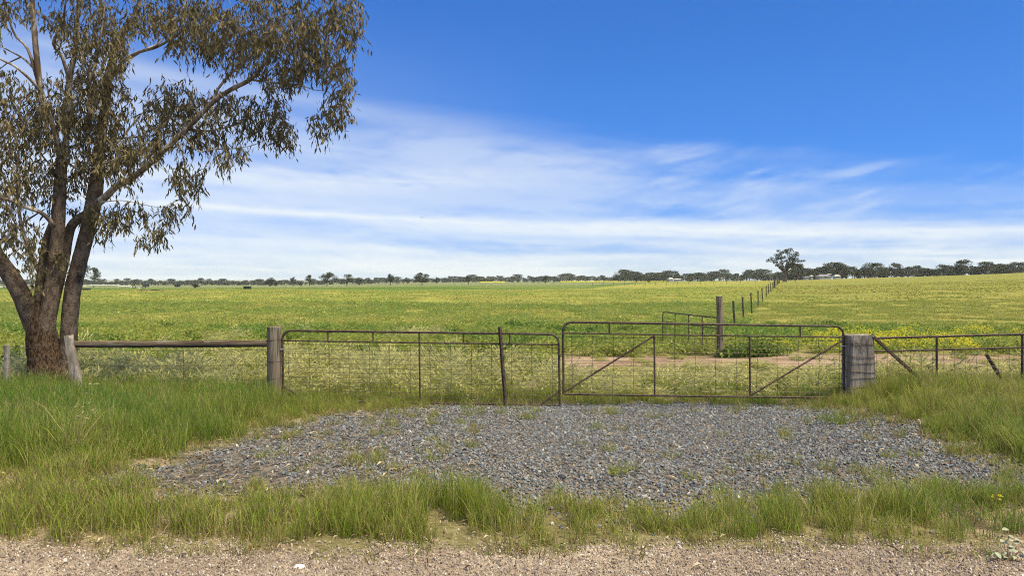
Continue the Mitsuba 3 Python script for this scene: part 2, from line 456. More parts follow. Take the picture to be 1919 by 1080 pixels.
lg = gate('farm_gate', (529, 620), (1047, 627), (1049, 760), (531, 750), 19, (.165, .328, .655, .822), (.495,),
          ((0, .80, .085, 1), (1, .80, .93, 1)), np.linspace(.02, .975, 14), 12, GY, .02)
tag('farm_gate', 'lower rusty mesh gate, left of the pair, its left end sunk in grass', 'gate', 'rusty gates across the driveway')
COUNT['farm_gate'] = 1
rg = gate('farm_gate_001', (1055, 604), (1581, 612), (1582, 746), (1056, 739), 20.5, (.165, .497, .845), (), (), np.linspace(.03, .985, 14), 12, GY, .0)
for u in (.325, .665):
    pipe(nk('farm_gate_001__upright'), [rg(u, .152), rg(u, 1)], .0145)
pipe(nk('farm_gate_001__brace'), [rg(.005, .97), rg(.325, .17)], .0145)
pipe(nk('farm_gate_001__brace'), [rg(.67, .98), rg(.995, .20)], .0145)
tag('farm_gate_001', 'higher rusty tube gate with two diagonal braces, hung on the wide grey post', 'gate', 'rusty gates across the driveway')
# hinge bolts
put('farm_gate__hinge_bolt', tube([P(522, 655.5, GY - .02), P(535, 655.5, GY - .02)], .008, 8)[:2], 'galvanised')
put('farm_gate_001__hinge_bolt', tube([P(1575, 649, GY - .03), P(1590, 649, GY - .03)], .010, 8)[:2], 'galvanised')
# chain that ties the gates together
links = []
for k in range(7):
    t = k / 6
    c = P(1046 + 10 * t, 662 + 9 * math.sin(math.pi * t) - 5 * t, GY - .025)
    a = np.linspace(0, 2 * np.pi, 11)
    ring = np.stack([.019 * np.cos(a), .011 * np.sin(a) * (k % 2), .011 * np.sin(a) * ((k + 1) % 2)], -1) + c
    put(nk('gate_chain__link'), tube(ring, .0035, 5, False)[:2], 'wire_steel')
tag('gate_chain', 'short steel chain tying the two rusty gates together', 'chain')

# leaning steel picket in front of the left gate
v, f, uv = [], [], []
for ang in (90, 210, 330):
    a = math.radians(ang)
    d0, d1 = P(948, 766, GY - .05), P(936.5, 613, GY - .05)
    ax = (d1 - d0) / np.linalg.norm(d1 - d0)
    rx = np.cross(ax, [0, 1, 0]); rx /= np.linalg.norm(rx)
    ry = np.cross(ax, rx)
    rad = rx * math.cos(a) + ry * math.sin(a)
    rot = np.stack([rad, np.cross(ax, rad), ax], 1)
    b = boxm((d0 + d1) / 2 + rad * .016, (.034, .007, np.linalg.norm(d1 - d0)), rot)
    v.append(b)
put('star_picket', cat(v)[:2], 'rust')
tag('star_picket', 'rusty steel picket leaning upright against the left gate', 'picket')


def rough_post(key, base, top, r, bsdf, sides=40, rings=40, seed=0, squash=1.0, amp=.05):
    base, top = np.asarray(base, float), np.asarray(top, float)
    t = np.concatenate([[0], np.linspace(.0, 1, rings), [1, 1]])
    pts = base + (top - base) * t[:, None]
    rr = np.full(len(t), r)
    rr[-2] = r * .93; rr[-1] = r * .5
    pts[-2] += [0, 0, .008]; pts[-1] += [0, 0, .010]
    pts[0] -= [0, 0, .01]
    def rough(v):
        q = np.stack([v[:, 0] * 38, v[:, 1] * 38, v[:, 2] * 1.6], -1)
        g = nfbm(q, 3, seed)
        return 1 + amp * (g - .5) * 2 - amp * 1.6 * np.clip(.36 - g, 0, 1) / .36
    vv, ff, uu = tube(pts, rr, sides, True, rough)
    c = pts.mean(0)
    vv[:, 1] = c[1] + (vv[:, 1] - c[1]) * squash
    return put(key, (vv, ff), bsdf, 50)


def band(key, c, r, tilt=0.0, wr=.004, bsdf='wire_steel', sq=1.0):
    a = np.linspace(0, 2 * np.pi, 33)
    p = np.stack([r * np.cos(a), r * sq * np.sin(a), tilt * r * np.cos(a)], -1) + c
    return put(key, tube(p, wr, 5, False)[:2], bsdf)


# round timber gate post
rough_post('gate_post__trunk', P(514, 770, GY), P(513.5, 613.5, GY), .105, 'post_wood', seed=3)
for py, tl in ((637, .08), (677, -.06), (709, .05)):
    band(nk('gate_post__wire_tie'), P(513.5, py, GY), .109, tl)
tag('gate_post', 'round weathered timber post with wire ties, between the rail and the left gate', 'post')
# horizontal timber rail
rr = resample([(*P(136, 646, GY - .02), .055), (*P(320, 645.5, GY - .02), .056), (*P(504, 644, GY - .02), .055)], .05)
v, f, uv = tube(rr[:, :3], rr[:, 3], 20, True, lambda v: 1 + .10 * (nfbm(np.stack([v[:, 0] * 2, v[:, 1] * 40, v[:, 2] * 40], -1), 3, 4) - .5))
put('timber_rail', (v, f), 'rail_wood', 50)
tag('timber_rail', 'dark round timber rail between the leaning board post and the round gate post', 'rail')
# leaning weathered board post against the tree
base, top = P(151, 752, GY - .16), P(128.5, 631, GY - .08)
ax = (top - base); L = np.linalg.norm(ax); ax /= L
n_ = 26
zz = np.linspace(0, 1, n_)
prof = np.array([(-.056, -.05), (.0, -.06), (.056, -.05), (.061, 0), (.056, .05), (0, .055), (-.056, .05), (-.061, 0)])
V = []
for k, t in enumerate(zz):
    w = (1.12 - .25 * t) * (1 + .10 * (f2(np.array([t * 7]), np.array([1.]), 1, 3, 9)[0] - .5))
    jag = np.zeros(8) if k < n_ - 1 else .03 * np.sin(np.arange(8) * 2.1)
    V.append(base + ax * (L * t) + np.stack([prof[:, 0] * w, prof[:, 1] * w, jag], -1))
V = np.vstack(V)
i, j = np.meshgrid(np.arange(n_ - 1), np.arange(8), indexing='ij')
q = np.stack([i * 8 + j, i * 8 + (j + 1) % 8, (i + 1) * 8 + (j + 1) % 8, (i + 1) * 8 + j], -1).reshape(-1, 4)
ff = np.vstack([q[:, [0, 1, 2]], q[:, [0, 2, 3]], [[(n_ - 1) * 8, (n_ - 1) * 8 + k, (n_ - 1) * 8 + k + 1] for k in range(1, 7)]])
put('board_post', (V, ff), 'grey_wood', 35)
tag('board_post', 'leaning grey weathered split post propped beside the big tree trunk', 'post')

# wide grey strainer post wrapped in wire netting
base, top = P(1610, 770, GY), P(1607, 628, GY)
nx, nz = 28, 34
def stump_ring(t):
    a = np.linspace(0, 2 * np.pi, 64, endpoint=False)
    w = .235 * (1 - t) + .198 * t
    ex = .22
    x = np.sign(np.cos(a)) * np.abs(np.cos(a)) ** ex * w
    y = np.sign(np.sin(a)) * np.abs(np.sin(a)) ** .35 * .155
    return x, y
V = []
for t in np.linspace(0, 1, nz):
    x, y = stump_ring(t)
    c = base + (top - base) * t
    g = nfbm(np.stack([x * 24 + 5, y * 24, 0 * x + t * 1.3], -1), 4, 15)
    k = 1 - .09 * np.clip(.42 - g, 0, 1) / .42 + .05 * (g - .5)
    V.append(np.stack([c[0] + x * k, c[1] + y * k, 0 * x + c[2] + (t > .99) * (.035 * (nfbm(np.stack([x * 9, y * 9, 0 * x], -1), 3, 8) - .5))], -1))
V = np.vstack(V); S = 64
V = np.vstack([V, [top]])
i, j = np.meshgrid(np.arange(nz - 1), np.arange(S), indexing='ij')
q = np.stack([i * S + j, i * S + (j + 1) % S, (i + 1) * S + (j + 1) % S, (i + 1) * S + j], -1).reshape(-1, 4)
k = np.arange(S)
ff = np.vstack([q[:, [0, 1, 2]], q[:, [0, 2, 3]], np.stack([np.full(S, nz * S), (nz - 1) * S + k, (nz - 1) * S + (k + 1) % S], 1)])
put('strainer_post__timber', (V, ff), 'grey_wood', 40)
rng = np.random.default_rng(5)
def wrap(py, jit):
    a = np.linspace(0, 2 * np.pi, 41)
    t = (770 - py) / (770 - 628)
    w = .235 * (1 - t) + .198 * t + .008
    x = np.sign(np.cos(a)) * np.abs(np.cos(a)) ** .22 * w
    y = np.sign(np.sin(a)) * np.abs(np.sin(a)) ** .35 * .165
    c = base + (top - base) * t
    return np.stack([c[0] + x, c[1] + y, c[2] + jit * (nfbm(np.stack([x * 6, y * 6, 0 * x + py], -1), 2, 3) - .5)], -1)
for py, jt in ((644, .10), (667, .04), (679, .05), (694, .04), (705, .06), (722, .05)):
    put(nk('strainer_post__wire'), tube(wrap(py, jt), .0042, 5, False)[:2], 'wire_steel')
for pts in ([(1599, 630), (1598, 650), (1597, 675), (1594, 700), (1590, 724)], [(1616, 632), (1615, 645), (1612, 658), (1611, 676)], [(1627, 634), (1626, 660), (1624, 690), (1623, 712)], [(1590, 634), (1604, 642), (1620, 660)], [(1587, 630), (1588, 660), (1589, 700)]):
    put(nk('strainer_post__wire'), tube([P(a, b, GY - .170) for a, b in pts], .0042, 5, False)[:2], 'wire_steel')
tag('strainer_post', 'wide squared grey timber post wrapped in rusty wire netting, right end of the gates', 'post')

# steel angle stay leaning from the wide post
d0, d1 = P(1729, 716, GY - .28), P(1633, 628, GY - .10)
ax = (d1 - d0); L = np.linalg.norm(ax); ax /= L
rx = np.cross(ax, [0, 1, 0]); rx /= np.linalg.norm(rx)
ry = np.cross(ax, rx)
rot = np.stack([rx, ry, ax], 1)
put('angle_stay', cat([boxm((d0 + d1) / 2, (.052, .006, L), rot), boxm((d0 + d1) / 2 + rx * .023 + ry * .029, (.006, .052, L), rot)])[:2], 'rust')
tag('angle_stay', 'rusty steel angle bar sloping from the wide grey post into the grass', 'bar')

# tube panel fence to the right
Yp = GY + .12
top_l, top_r = (1636, 634.5), (2050, 623.5)
mid_l, mid_r = (1630, 659.5), (2050, 648)
pipe('pipe_panel__top_rail', [P(*top_l, Yp), P(1843, 628.6, Yp), P(*top_r, Yp)], .019, sides=10)
pipe('pipe_panel__mid_rail', [P(*mid_l, Yp), P(1843, 653.8, Yp), P(*mid_r, Yp)], .0145)
for x, yt in ((1755.5, 630), (1916, 626), (2048, 624)):
    pipe(nk('pipe_panel__post'), [P(x, yt, Yp), P(x, 765, Yp)], .0185, sides=10)
for x in np.arange(1643, 2048, 20.8):
    put(nk('pipe_panel__wire'), tube([P(x + rng.normal() * .6, 657 - .028 * (x - 1643), Yp + .02), P(x, 690, Yp + .02), P(x, 735, Yp + .02)], .0026, 4, False)[:2], 'wire_steel')
for y in (667.5, 677, 688, 701, 714):
    put(nk('pipe_panel__wire'), tube([P(x, y - .012 * (x - 1635) + rng.normal() * .5, Yp + .02) for x in np.linspace(1634, 2048, 12)], .0026, 4, False)[:2], 'wire_steel')
tag('pipe_panel', 'rusty pipe fence panel with netting, standing in tall grass right of the wide post', 'fence')
# dark leaning stick behind the panel
s = resample([(*P(1878, 712, Yp + .25), .03), (*P(1864, 690, Yp + .22), .031), (*P(1848, 664, Yp + .18), .027)], .04)
put('leaning_stake', tube(s[:, :3], s[:, 3], 9, True, lambda v: 1 + .3 * (nfbm(v * 25, 2, 6) - .5))[:2], 'rail_wood', 40)
tag('leaning_stake', 'dark short stake leaning behind the pipe fence panel at the right edge', 'stake')

# wire fence on the far left
rough_post('wire_fence__post', P(14, 765, GY + .25), P(13, 648, GY + .25), .045, 'grey_wood', 16, 16, 6)
for y in (651, 672, 692, 716, 738):
    put(nk('wire_fence__wire'), tube([P(-220, y - 2, GY + .1), P(13, y, GY + .2), P(136, y + 3, GY - .08)], .0026, 4, False)[:2], 'wire_steel')
tag('wire_fence', 'wire fence with one thin grey post, left of the big tree', 'fence')
for y in (655.5, 684, 712):
    put(nk('infill_fence__wire'), tube([P(x, y + 2.5 * math.sin((x - 140) / 116), GY + .03) for x in np.linspace(140, 508, 10)], .0026, 4, False)[:2], 'wire_steel')
put('infill_fence__dropper', tube([P(343, 650, GY + .03), P(344, 700, GY + .03), P(342, 735, GY + .03)], .004, 5)[:2], 'wire_steel')
tag('infill_fence', 'thin wires and a dropper under the dark timber rail', 'fence')

# ---------------------------------------------------------------- inner gate, post and the fence that runs away
IY = 19.0
rough_post('timber_post', P(1352, 690, IY), P(1348, 556, IY), .082, 'post_wood', 24, 24, 12)
tag('timber_post', 'tall round timber post behind the right gate, at the start of the receding fence', 'post')
A0, A1 = P(1344, 596, IY), P(1242, 585, 22.6)
I = lambda u, z: np.array([*(A0[:2] * (1 - u) + A1[:2] * u), (A0[2] * (1 - u) + A1[2] * u) - z])
pipe('inner_gate__frame', bend([I(0, 1.02), I(0, 0), I(1, 0), I(1, 1.02)], (2,), .14), .017)
pipe('inner_gate__mid_rail', [I(0, .28), I(1, .28)], .012)
pipe('inner_gate__bottom_rail', [I(0, 1.0), I(1, 1.0)], .014)
for u in (.24, .48, .74):
    pipe(nk('inner_gate__upright'), [I(u, 0), I(u, 1.0)], .013)
for u in np.linspace(.08, .95, 10):
    put(nk('inner_gate__wire'), tube([I(u, .28), I(u, 1.0)], .003, 4, False)[:2], 'wire_steel')
for z in np.linspace(.38, .92, 6):
    put(nk('inner_gate__wire'), tube([I(0, z), I(1, z)], .003, 4, False)[:2], 'wire_steel')
tag('inner_gate', 'old tube gate standing open in the weeds beside the tall timber post', 'gate')

FL = lambda Y: np.array([8.7 + .375 * (Y - 28.7), Y])
Ys = [29.5, 35.5, 44, 54, 65, 76, 86, 96, 107, 118, 130, 142, 155, 168, 182, 196, 210, 225, 240]
post = cat([boxm((0, 0, .6), (.075, .012, 1.5)), boxm((0, .03, .6), (.012, .05, 1.5))])
pl = mikit.ply((post[0], post[1]), 'picket_steel')
rng = np.random.default_rng(8)
for Y in Ys:
    x, y = FL(Y)
    k = nk('boundary_fence__post')
    hh = 1.0 if Y > 36 else .95
    scene[k] = {**pl, 'to_world': T().translate([x, y, float(H(x, y)) - .1]).rotate([0, 1, 0], float(rng.normal() * 2)).scale([1 + Y / 400, 1, hh])}
xs_, ysx = FL(132.5); 
k = nk('boundary_fence__post')
v, f, uv = tube([(xs_, ysx, float(H(xs_, ysx)) - .2), (xs_, ysx, float(H(xs_, ysx)) + 1.5)], .16, 10)
put(k, (v, f), 'far_bark')
for z in (.25, .5, .75, 1.0):
    pts = []
    for Y in [19.2] + Ys:
        x, y = FL(Y)
        pts.append((x, y, float(H(x, y)) + z + .1))
    put(nk('boundary_fence__wire'), tube(pts, .0035, 4, False)[:2], 'wire_steel')
tag('boundary_fence', 'long post and wire fence running away to the lone tree', 'fence')
# cross fence far out
px_ = [1110, 1130, 1150, 1170, 1190, 1209, 1229, 1249, 1270, 1291, 1313, 1337, 1361, 1387, 1415, 1443, 1466, 1490]
pts = []
for x in px_:
    Y = 236.0
    X = (x - 959.5) / F * Y
    z = float(H(X, Y))
    v, f, uv = tube([(X, Y, z - .1), (X + .02, Y, z + 1.15)], .07, 6)
    put(nk('cross_fence__post'), (v, f), 'far_bark')
    pts.append((X, Y, z))
for h in (.45, 1.0):
    put(nk('cross_fence__wire'), tube(np.array(pts) + [0, 0, h], .012, 4, False)[:2], 'wire_steel')
tag('cross_fence', 'low post and wire fence crossing far out, left of the lone tree', 'fence')

# ---------------------------------------------------------------- the big gum tree
TY = 12.15
tree_rng = np.random.default_rng(77)


def limb(key, pts, bsdf, step=.07, sides=16, amp=.10, Y=TY):
    """pts: (px, py, radius, depth offset)"""
    q = np.array([(*P(a, b, Y + d), r) for a, b, r, d in pts])
    q = resample(q, step)
    def rough(v):
        return 1 + amp * (nfbm(v * np.array([7, 7, 4.]), 3, 21) - .5) * 2 + amp * .55 * (nfbm(v * np.array([26, 26, 9.]), 2, 22) - .5)
    v, f, uv = tube(q[:, :3], np.maximum(q[:, 3], .003), sides, True, rough)
    put(key, (v, f), bsdf, True)
    SK.append(q[:, :3])
    return q


SK = []
TR = 'gum_tree__trunk'
limb(TR, [(100, 778, .40, .03), (96, 748, .335, .02), (91, 716, .285, .0), (85, 680, .255, 0), (80, 645, .240, 0), (77, 612, .215, 0), (75, 588, .17, 0), (74, 566, .11, .02)], 'bark_base', .04, 44, .13)
limb(nk('gum_tree__limb'), [(74, 640, .14, .0), (57, 598, .140, -.06), (42, 556, .138, -.15), (18, 515, .130, -.22), (-12, 474, .125, -.35), (-60, 400, .11, -.6), (-120, 300, .09, -.9), (-150, 180, .07, -1.2), (-165, 60, .045, -1.3)], 'bark_rough', .05, 28, .10)
limb(nk('gum_tree__limb'), [(82, 645, .15, .0), (88, 602, .132, -.05), (95, 560, .118, -.08), (101, 515, .110, -.08), (105, 470, .106, -.06), (109, 430, .106, -.06), (111, 380, .102, -.04), (113, 335, .090, -.02), (116, 300, .075, -.02)], 'bark_rough', .05, 28, .11)
limb(nk('gum_tree__limb'), [(116, 778, .28, .16), (120, 735, .235, .16), (124, 700, .170, .16), (127, 665, .142, .16), (129, 630, .132, .16), (132, 582, .130, .17), (138, 538, .128, .18), (151, 482, .120, .2), (165, 430, .120, .22), (174, 385, .122, .24), (181, 340, .112, .28), (186, 290, .090, .35), (191, 240, .078, .42), (197, 200, .070, .5)], 'bark_rough', .05, 32, .09)
limb(nk('gum_tree__limb'), [(90, 650, .10, .12), (97, 592, .078, .15), (109, 540, .074, .17), (120, 490, .078, .16), (128, 445, .074, .14), (134, 424, .074, .13), (146, 411, .070, .14), (160, 402, .064, .16), (174, 388, .058, .18)], 'bark_rough', .05, 20, .10)
limb(nk('gum_tree__limb'), [(70, 596, .07, .04), (72, 560, .070, .04), (76, 525, .068, .06), (81, 485, .064, .08), (88, 445, .056, .08), (97, 415, .038, .06)], 'bark_rough', .05, 20, .12)
# upper limbs with smooth bark
def sm_limb(pts, sides=12):
    return limb(nk('gum_tree__branch'), [(a, b, r * .72, d) for a, b, r, d in pts], 'bark_smooth', .07, sides, .10)
sm_limb([(117, 312, .085, -.02), (106, 258, .062, -.15), (92, 215, .055, -.25), (78, 175, .060, -.3), (69, 110, .060, -.35), (63, 40, .055, -.4), (58, -50, .045, -.5), (60, -180, .025, -.5)])
sm_limb([(118, 306, .08, 0), (123, 270, .07, .1), (127, 215, .075, .2), (130, 150, .07, .2), (140, 100, .05, .15), (141, 60, .045, .1), (147, 10, .04, 0), (152, -80, .03, 0), (140, -180, .015, .1)])
sm_limb([(130, 150, .045, .2), (115, 103, .035, .1), (100, 82, .035, 0), (117, 42, .025, -.2), (122, 10, .02, -.3), (128, -40, .01, -.4)])
sm_limb([(72, 155, .04, -.3), (52, 92, .03, -.4), (30, 68, .024, -.5), (17, 38, .018, -.6), (6, 0, .012, -.7), (0, -40, .006, -.7)])
sm_limb([(78, 175, .04, -.3), (60, 152, .032, -.5), (28, 124, .026, -.7), (0, 110, .02, -.8), (-40, 80, .01, -.9)])
sm_limb([(66, 130, .03, -.35), (45, 110, .022, -.2), (22, 97, .018, -.1), (-4, 84, .012, 0), (-40, 70, .006, .1)])
sm_limb([(197, 205, .10, .5), (204, 140, .09, .6), (222, 82, .07, .7), (248, 35, .05, .8), (266, -20, .04, .8), (280, -120, .02, .9)])
sm_limb([(203, 150, .05, .6), (230, 117, .042, .3), (258, 98, .038, .1), (292, 88, .032, -.1), (322, 70, .028, -.2), (338, 45, .022, -.3), (365, 10, .016, -.4), (390, -40, .01, -.4)])
sm_limb([(245, 108, .03, .3), (268, 94, .024, .5), (300, 78, .02, .8), (330, 40, .015, 1.), (350, 0, .01, 1.1)])
sm_limb([(172, 388, .10, .2), (196, 371, .085, .1), (216, 352, .075, 0), (245, 335, .070, -.15), (268, 318, .066, -.25), (305, 284, .062, -.4), (352, 240, .056, -.5), (398, 192, .055, -.6), (432, 168, .050, -.7), (470, 148, .044, -.8), (492, 124, .038, -.85), (510, 98, .032, -.9), (540, 62, .026, -1.), (572, 12, .02, -1.1), (600, -40, .01, -1.2)])
sm_limb([(400, 192, .035, -.6), (405, 172, .030, -.5), (430, 140, .026, -.3), (458, 116, .020, -.1), (482, 92, .016, 0), (510, 50, .01, .2), (525, 0, .006, .3)])
sm_limb([(350, 242, .03, -.5), (392, 245, .022, -.3), (440, 234, .017, -.1), (480, 213, .012, .1), (530, 200, .007, .2)])
sm_limb([(340, 252, .02, -.5), (372, 283, .014, -.7), (398, 280, .012, -.8), (440, 278, .010, -.9), (474, 272, .008, -1.), (502, 260, .005, -1.)])
sm_limb([(468, 149, .024, -.8), (530, 157, .017, -.7), (558, 158, .013, -.6), (592, 169, .009, -.5), (616, 172, .007, -.5), (636, 205, .004, -.5)])
sm_limb([(190, 262, .025, .4), (262, 256, .018, .2), (310, 250, .015, .1), (340, 236, .012, 0), (362, 224, .006, 0)])
sm_limb([(180, 380, .014, .0), (228, 376, .008, -.2), (270, 384, .0065, -.3), (302, 388, .006, -.4), (328, 378, .005, -.4), (348, 372, .004, -.4)])
sm_limb([(176, 420, .014, .0), (205, 402, .010, -.2), (232, 390, .007, -.3), (250, 370, .004, -.3)])
sm_limb([(100, 424, .060, -.15), (92, 412, .052, -.25), (76, 398, .046, -.3), (48, 388, .042, -.4), (22, 376, .038, -.5), (-8, 368, .034, -.6), (-60, 340, .02, -.8)])
sm_limb([(78, 520, .050, .1), (64, 490, .046, .0), (48, 450, .040, -.15), (37, 405, .036, -.2), (33, 365, .028, -.25), (32, 320, .022, -.3), (36, 280, .015, -.3)])
sm_limb([(-20, 478, .04, -.4), (2, 455, .036, -.3), (26, 432, .03, -.2), (52, 412, .022, -.1), (84, 392, .012, 0)])
sm_limb([(34, 360, .016, -.2), (48, 372, .012, -.3), (58, 392, .01, -.3), (62, 402, .006, -.3)])
sm_limb([(112, 352, .03, .05), (100, 318, .024, .3), (78, 290, .02, .5), (50, 250, .014, .7), (20, 215, .008, .8)])
sm_limb([(120, 300, .03, .05), (150, 318, .02, -.2), (185, 310, .016, -.4), (215, 298, .012, -.5), (240, 290, .006, -.6)])
sm_limb([(188, 290, .03, .35), (225, 262, .024, .6), (255, 225, .018, .9), (290, 190, .012, 1.1), (330, 165, .006, 1.2)])
sm_limb([(127, 215, .035, .2), (158, 175, .03, -.2), (180, 120, .024, -.5), (190, 60, .018, -.7), (200, -20, .01, -.8)])
# dark hollow knot on the right stem
a = np.linspace(0, 2 * np.pi, 17)[:-1]
c = P(150, 514, TY - .055)
put('gum_tree__knot', tube([P(150.5, 514.5, TY + .10), P(149.8, 514, TY + .048), P(149.6, 514, TY + .038)], [.05, .042, .02], 9, True, lambda v: 1 + .5 * (nfbm(v * 30, 2, 3) - .5))[:2], 'dark_void', 40)
labels['gum_tree__knot'] = {'label': 'dark hollow knot in the right stem'}

# foliage: sprigs of hanging lanceolate leaves gathered in clusters (px, py, rx, ry, sprigs, depth, depth spread)
CL = [(170, 50, 75, 55, 62, -.2, 1.0), (190, 105, 60, 55, 52, -.3, .8), (130, 180, 80, 50, 66, -.1, 1.1), (110, 235, 80, 45, 58, 0, 1.1), (205, 190, 45, 60, 44, .2, .9),
      (195, 262, 50, 50, 40, 0, .9), (150, 300, 65, 35, 32, .1, .9), (225, 310, 35, 35, 26, -.2, .7), (60, 215, 50, 45, 30, .2, 1.), (15, 160, 35, 40, 18, -.5, .8), (5, 235, 40, 50, 30, -.3, 1.),
      (30, 300, 45, 45, 34, -.2, 1.), (75, 335, 40, 40, 24, .1, .9), (20, 360, 35, 35, 17, -.4, .8), (25, 20, 40, 28, 13, -.6, .8), (90, 20, 30, 25, 8, 0, .8), (45, 440, 40, 32, 17, -.4, .6), (10, 425, 25, 35, 13, -.4, .6),
      (62, 490, 26, 28, 9, -.3, .4), (72, 530, 14, 18, 4, -.3, .3), (280, 25, 60, 35, 34, .2, 1.), (340, 25, 60, 35, 40, -.2, 1.), (395, 45, 45, 50, 44, -.3, .9), (350, 70, 40, 30, 22, -.3, .7), (425, 95, 45, 35, 26, -.2, .8),
      (470, 40, 50, 50, 48, -.6, .9), (480, 95, 40, 35, 26, -.6, .8), (545, 40, 55, 50, 46, -.9, .9), (560, 100, 45, 40, 34, -.8, .8), (610, 50, 45, 50, 34, -1, .8), (650, 25, 34, 40, 20, -1, .6), (660, 60, 20, 26, 7, -1, .4),
      (618, 110, 36, 30, 20, -.8, .6), (640, 145, 22, 28, 11, -.6, .5), (520, 140, 36, 26, 16, -.6, .7), (548, 135, 30, 28, 12, -.5, .6),
      (628, 195, 26, 34, 17, -.5, .5), (604, 230, 22, 34, 11, -.5, .4), (640, 215, 12, 22, 4, -.5, .3), (500, 190, 40, 26, 14, -.2, .7), (455, 225, 36, 28, 18, -.2, .7), (510, 235, 40, 30, 22, 0, .6), (532, 250, 26, 24, 10, 0, .5), (430, 185, 35, 25, 11, -.4, .7),
      (385, 205, 40, 35, 18, -.4, .8), (345, 180, 40, 35, 16, .3, .9), (300, 175, 36, 35, 15, .4, .9), (330, 215, 40, 35, 22, 0, .8), (285, 225, 36, 40, 22, .2, .9), (268, 275, 40, 34, 24, -.2, .8), (300, 262, 30, 26, 12, -.3, .6), (395, 255, 34, 24, 14, -.3, .6), (350, 262, 28, 24, 9, -.4, .6),
      (421, 292, 26, 22, 10, -.8, .4), (452, 282, 16, 14, 4, -.9, .3), (335, 318, 26, 16, 8, -.4, .4), (352, 344, 26, 28, 10, -.4, .4), (376, 322, 18, 16, 5, -.4, .4), (342, 386, 22, 12, 4, -.4, .3),
      (240, 388, 30, 18, 9, -.3, .4), (215, 408, 30, 26, 13, -.2, .4), (190, 430, 16, 22, 6, 0, .3), (270, 400, 10, 10, 3, -.3, .2), (312, 406, 24, 12, 5, -.4, .3), (294, 430, 20, 20, 8, -.4, .3), (268, 452, 14, 10, 3, -.4, .2), (318, 388, 16, 8, 3, -.4, .2),
      (240, 280, 26, 26, 12, .2, .7), (145, 345, 25, 25, 8, .4, .6), (100, 380, 25, 22, 6, .3, .6), (176, 400, 14, 22, 9, -.05, .15), (112, 478, 9, 12, 4, -.22, .08), (145, 395, 14, 10, 3, .2, .3),
      # above and beside the picture
      (40, -60, 80, 50, 34, -.2, 1.4), (150, -60, 80, 60, 50, 0, 1.4), (270, -60, 80, 55, 46, .3, 1.3), (390, -55, 80, 50, 42, -.2, 1.2), (510, -50, 70, 45, 34, -.8, 1.), (600, -40, 50, 36, 20, -1, .8),
      (60, -170, 90, 60, 34, -.2, 1.4), (190, -180, 100, 60, 40, 0, 1.4), (330, -150, 90, 50, 32, 0, 1.3), (-60, 60, 60, 70, 34, -.8, 1.2), (-80, 200, 60, 80, 40, -.6, 1.2), (-60, 330, 50, 60, 28, -.6, 1.), (-130, -60, 90, 80, 36, -.9, 1.2), (-170, 120, 70, 90, 32, -1.1, 1.)]
skel = np.vstack(SK)
N_LEAF = 7
lv, lf, luv, twigs = [], [], [], []
nv = 0
for (cx, cy, rx, ry, ns, dd, ds) in CL:
    for s in range(int(ns * (2.7 if cy > -20 and cx > -20 else 2.4))):
        while True:
            u = tree_rng.uniform(-1, 1, 3)
            if u @ u <= 1: break
        u *= (np.linalg.norm(u) + 1e-9) ** -.25
        u *= min(1, 1 / np.linalg.norm(u))
        tip = P(cx + u[0] * rx, cy + u[1] * ry, TY + dd + ds * u[2] * .8)
        # sprig: leaves strung on a short drooping twig
        ln = tree_rng.uniform(.18, .40)
        d = np.array([tree_rng.normal() * .6, tree_rng.normal() * .6, -.35 + tree_rng.normal() * .35]); d /= np.linalg.norm(d)
        n = int(tree_rng.integers(6, 11))
        tt = np.linspace(.1, 1, n)
        org = tip - d * ln * .5
        root = org[None] + d * ln * tt[:, None] + np.array([0, 0, -1.]) * (.12 * tt ** 2)[:, None]
        if s % 5 == 0:
            twigs.append(np.vstack([org, root[n // 2], root[-1]]))
        L = tree_rng.uniform(.075, .135, n)
        ld = np.stack([tree_rng.normal(0, .42, n), tree_rng.normal(0, .42, n), -1 + tree_rng.normal(0, .35, n)], -1) + d * .35
        ld /= np.linalg.norm(ld, axis=1, keepdims=True)
        sd = np.cross(ld, tree_rng.normal(size=(n, 3)))
        sd /= np.linalg.norm(sd, axis=1, keepdims=True)
        w = L * tree_rng.uniform(.090, .140, n)
        cv = np.cross(ld, sd) * (L * .10)[:, None]
        a0 = root
        m1 = root + ld * (L * .38)[:, None] + cv
        tp = root + ld * L[:, None]
        vv = np.stack([a0, m1 - sd * w[:, None], m1 + sd * w[:, None], root + ld * (L * .72)[:, None] + cv * .8 - sd * (w * .62)[:, None], root + ld * (L * .72)[:, None] + cv * .8 + sd * (w * .62)[:, None], tp], 1)
        lv.append(vv.reshape(-1, 3))
        k = nv + np.arange(n)[:, None, None] * 6
        lf.append((np.array([[0, 2, 1], [1, 2, 4], [1, 4, 3], [3, 4, 5]])[None] + k).reshape(-1, 3))
        hue = tree_rng.uniform(0, 1)
        luv.append(np.repeat(np.stack([np.clip(hue * .6 + tree_rng.uniform(0, .4, n), 0, 1), tree_rng.uniform(0, 1, n) ** 1.5 * 1.2], -1), 6, axis=0))
        nv += n * 6
put('gum_tree__crown', (np.vstack(lv), np.vstack(lf)), 'gum_leaf', uv=np.vstack(luv))
tag('gum_tree__crown', kind='stuff')
print('crown triangles', sum(len(a) for a in lf))
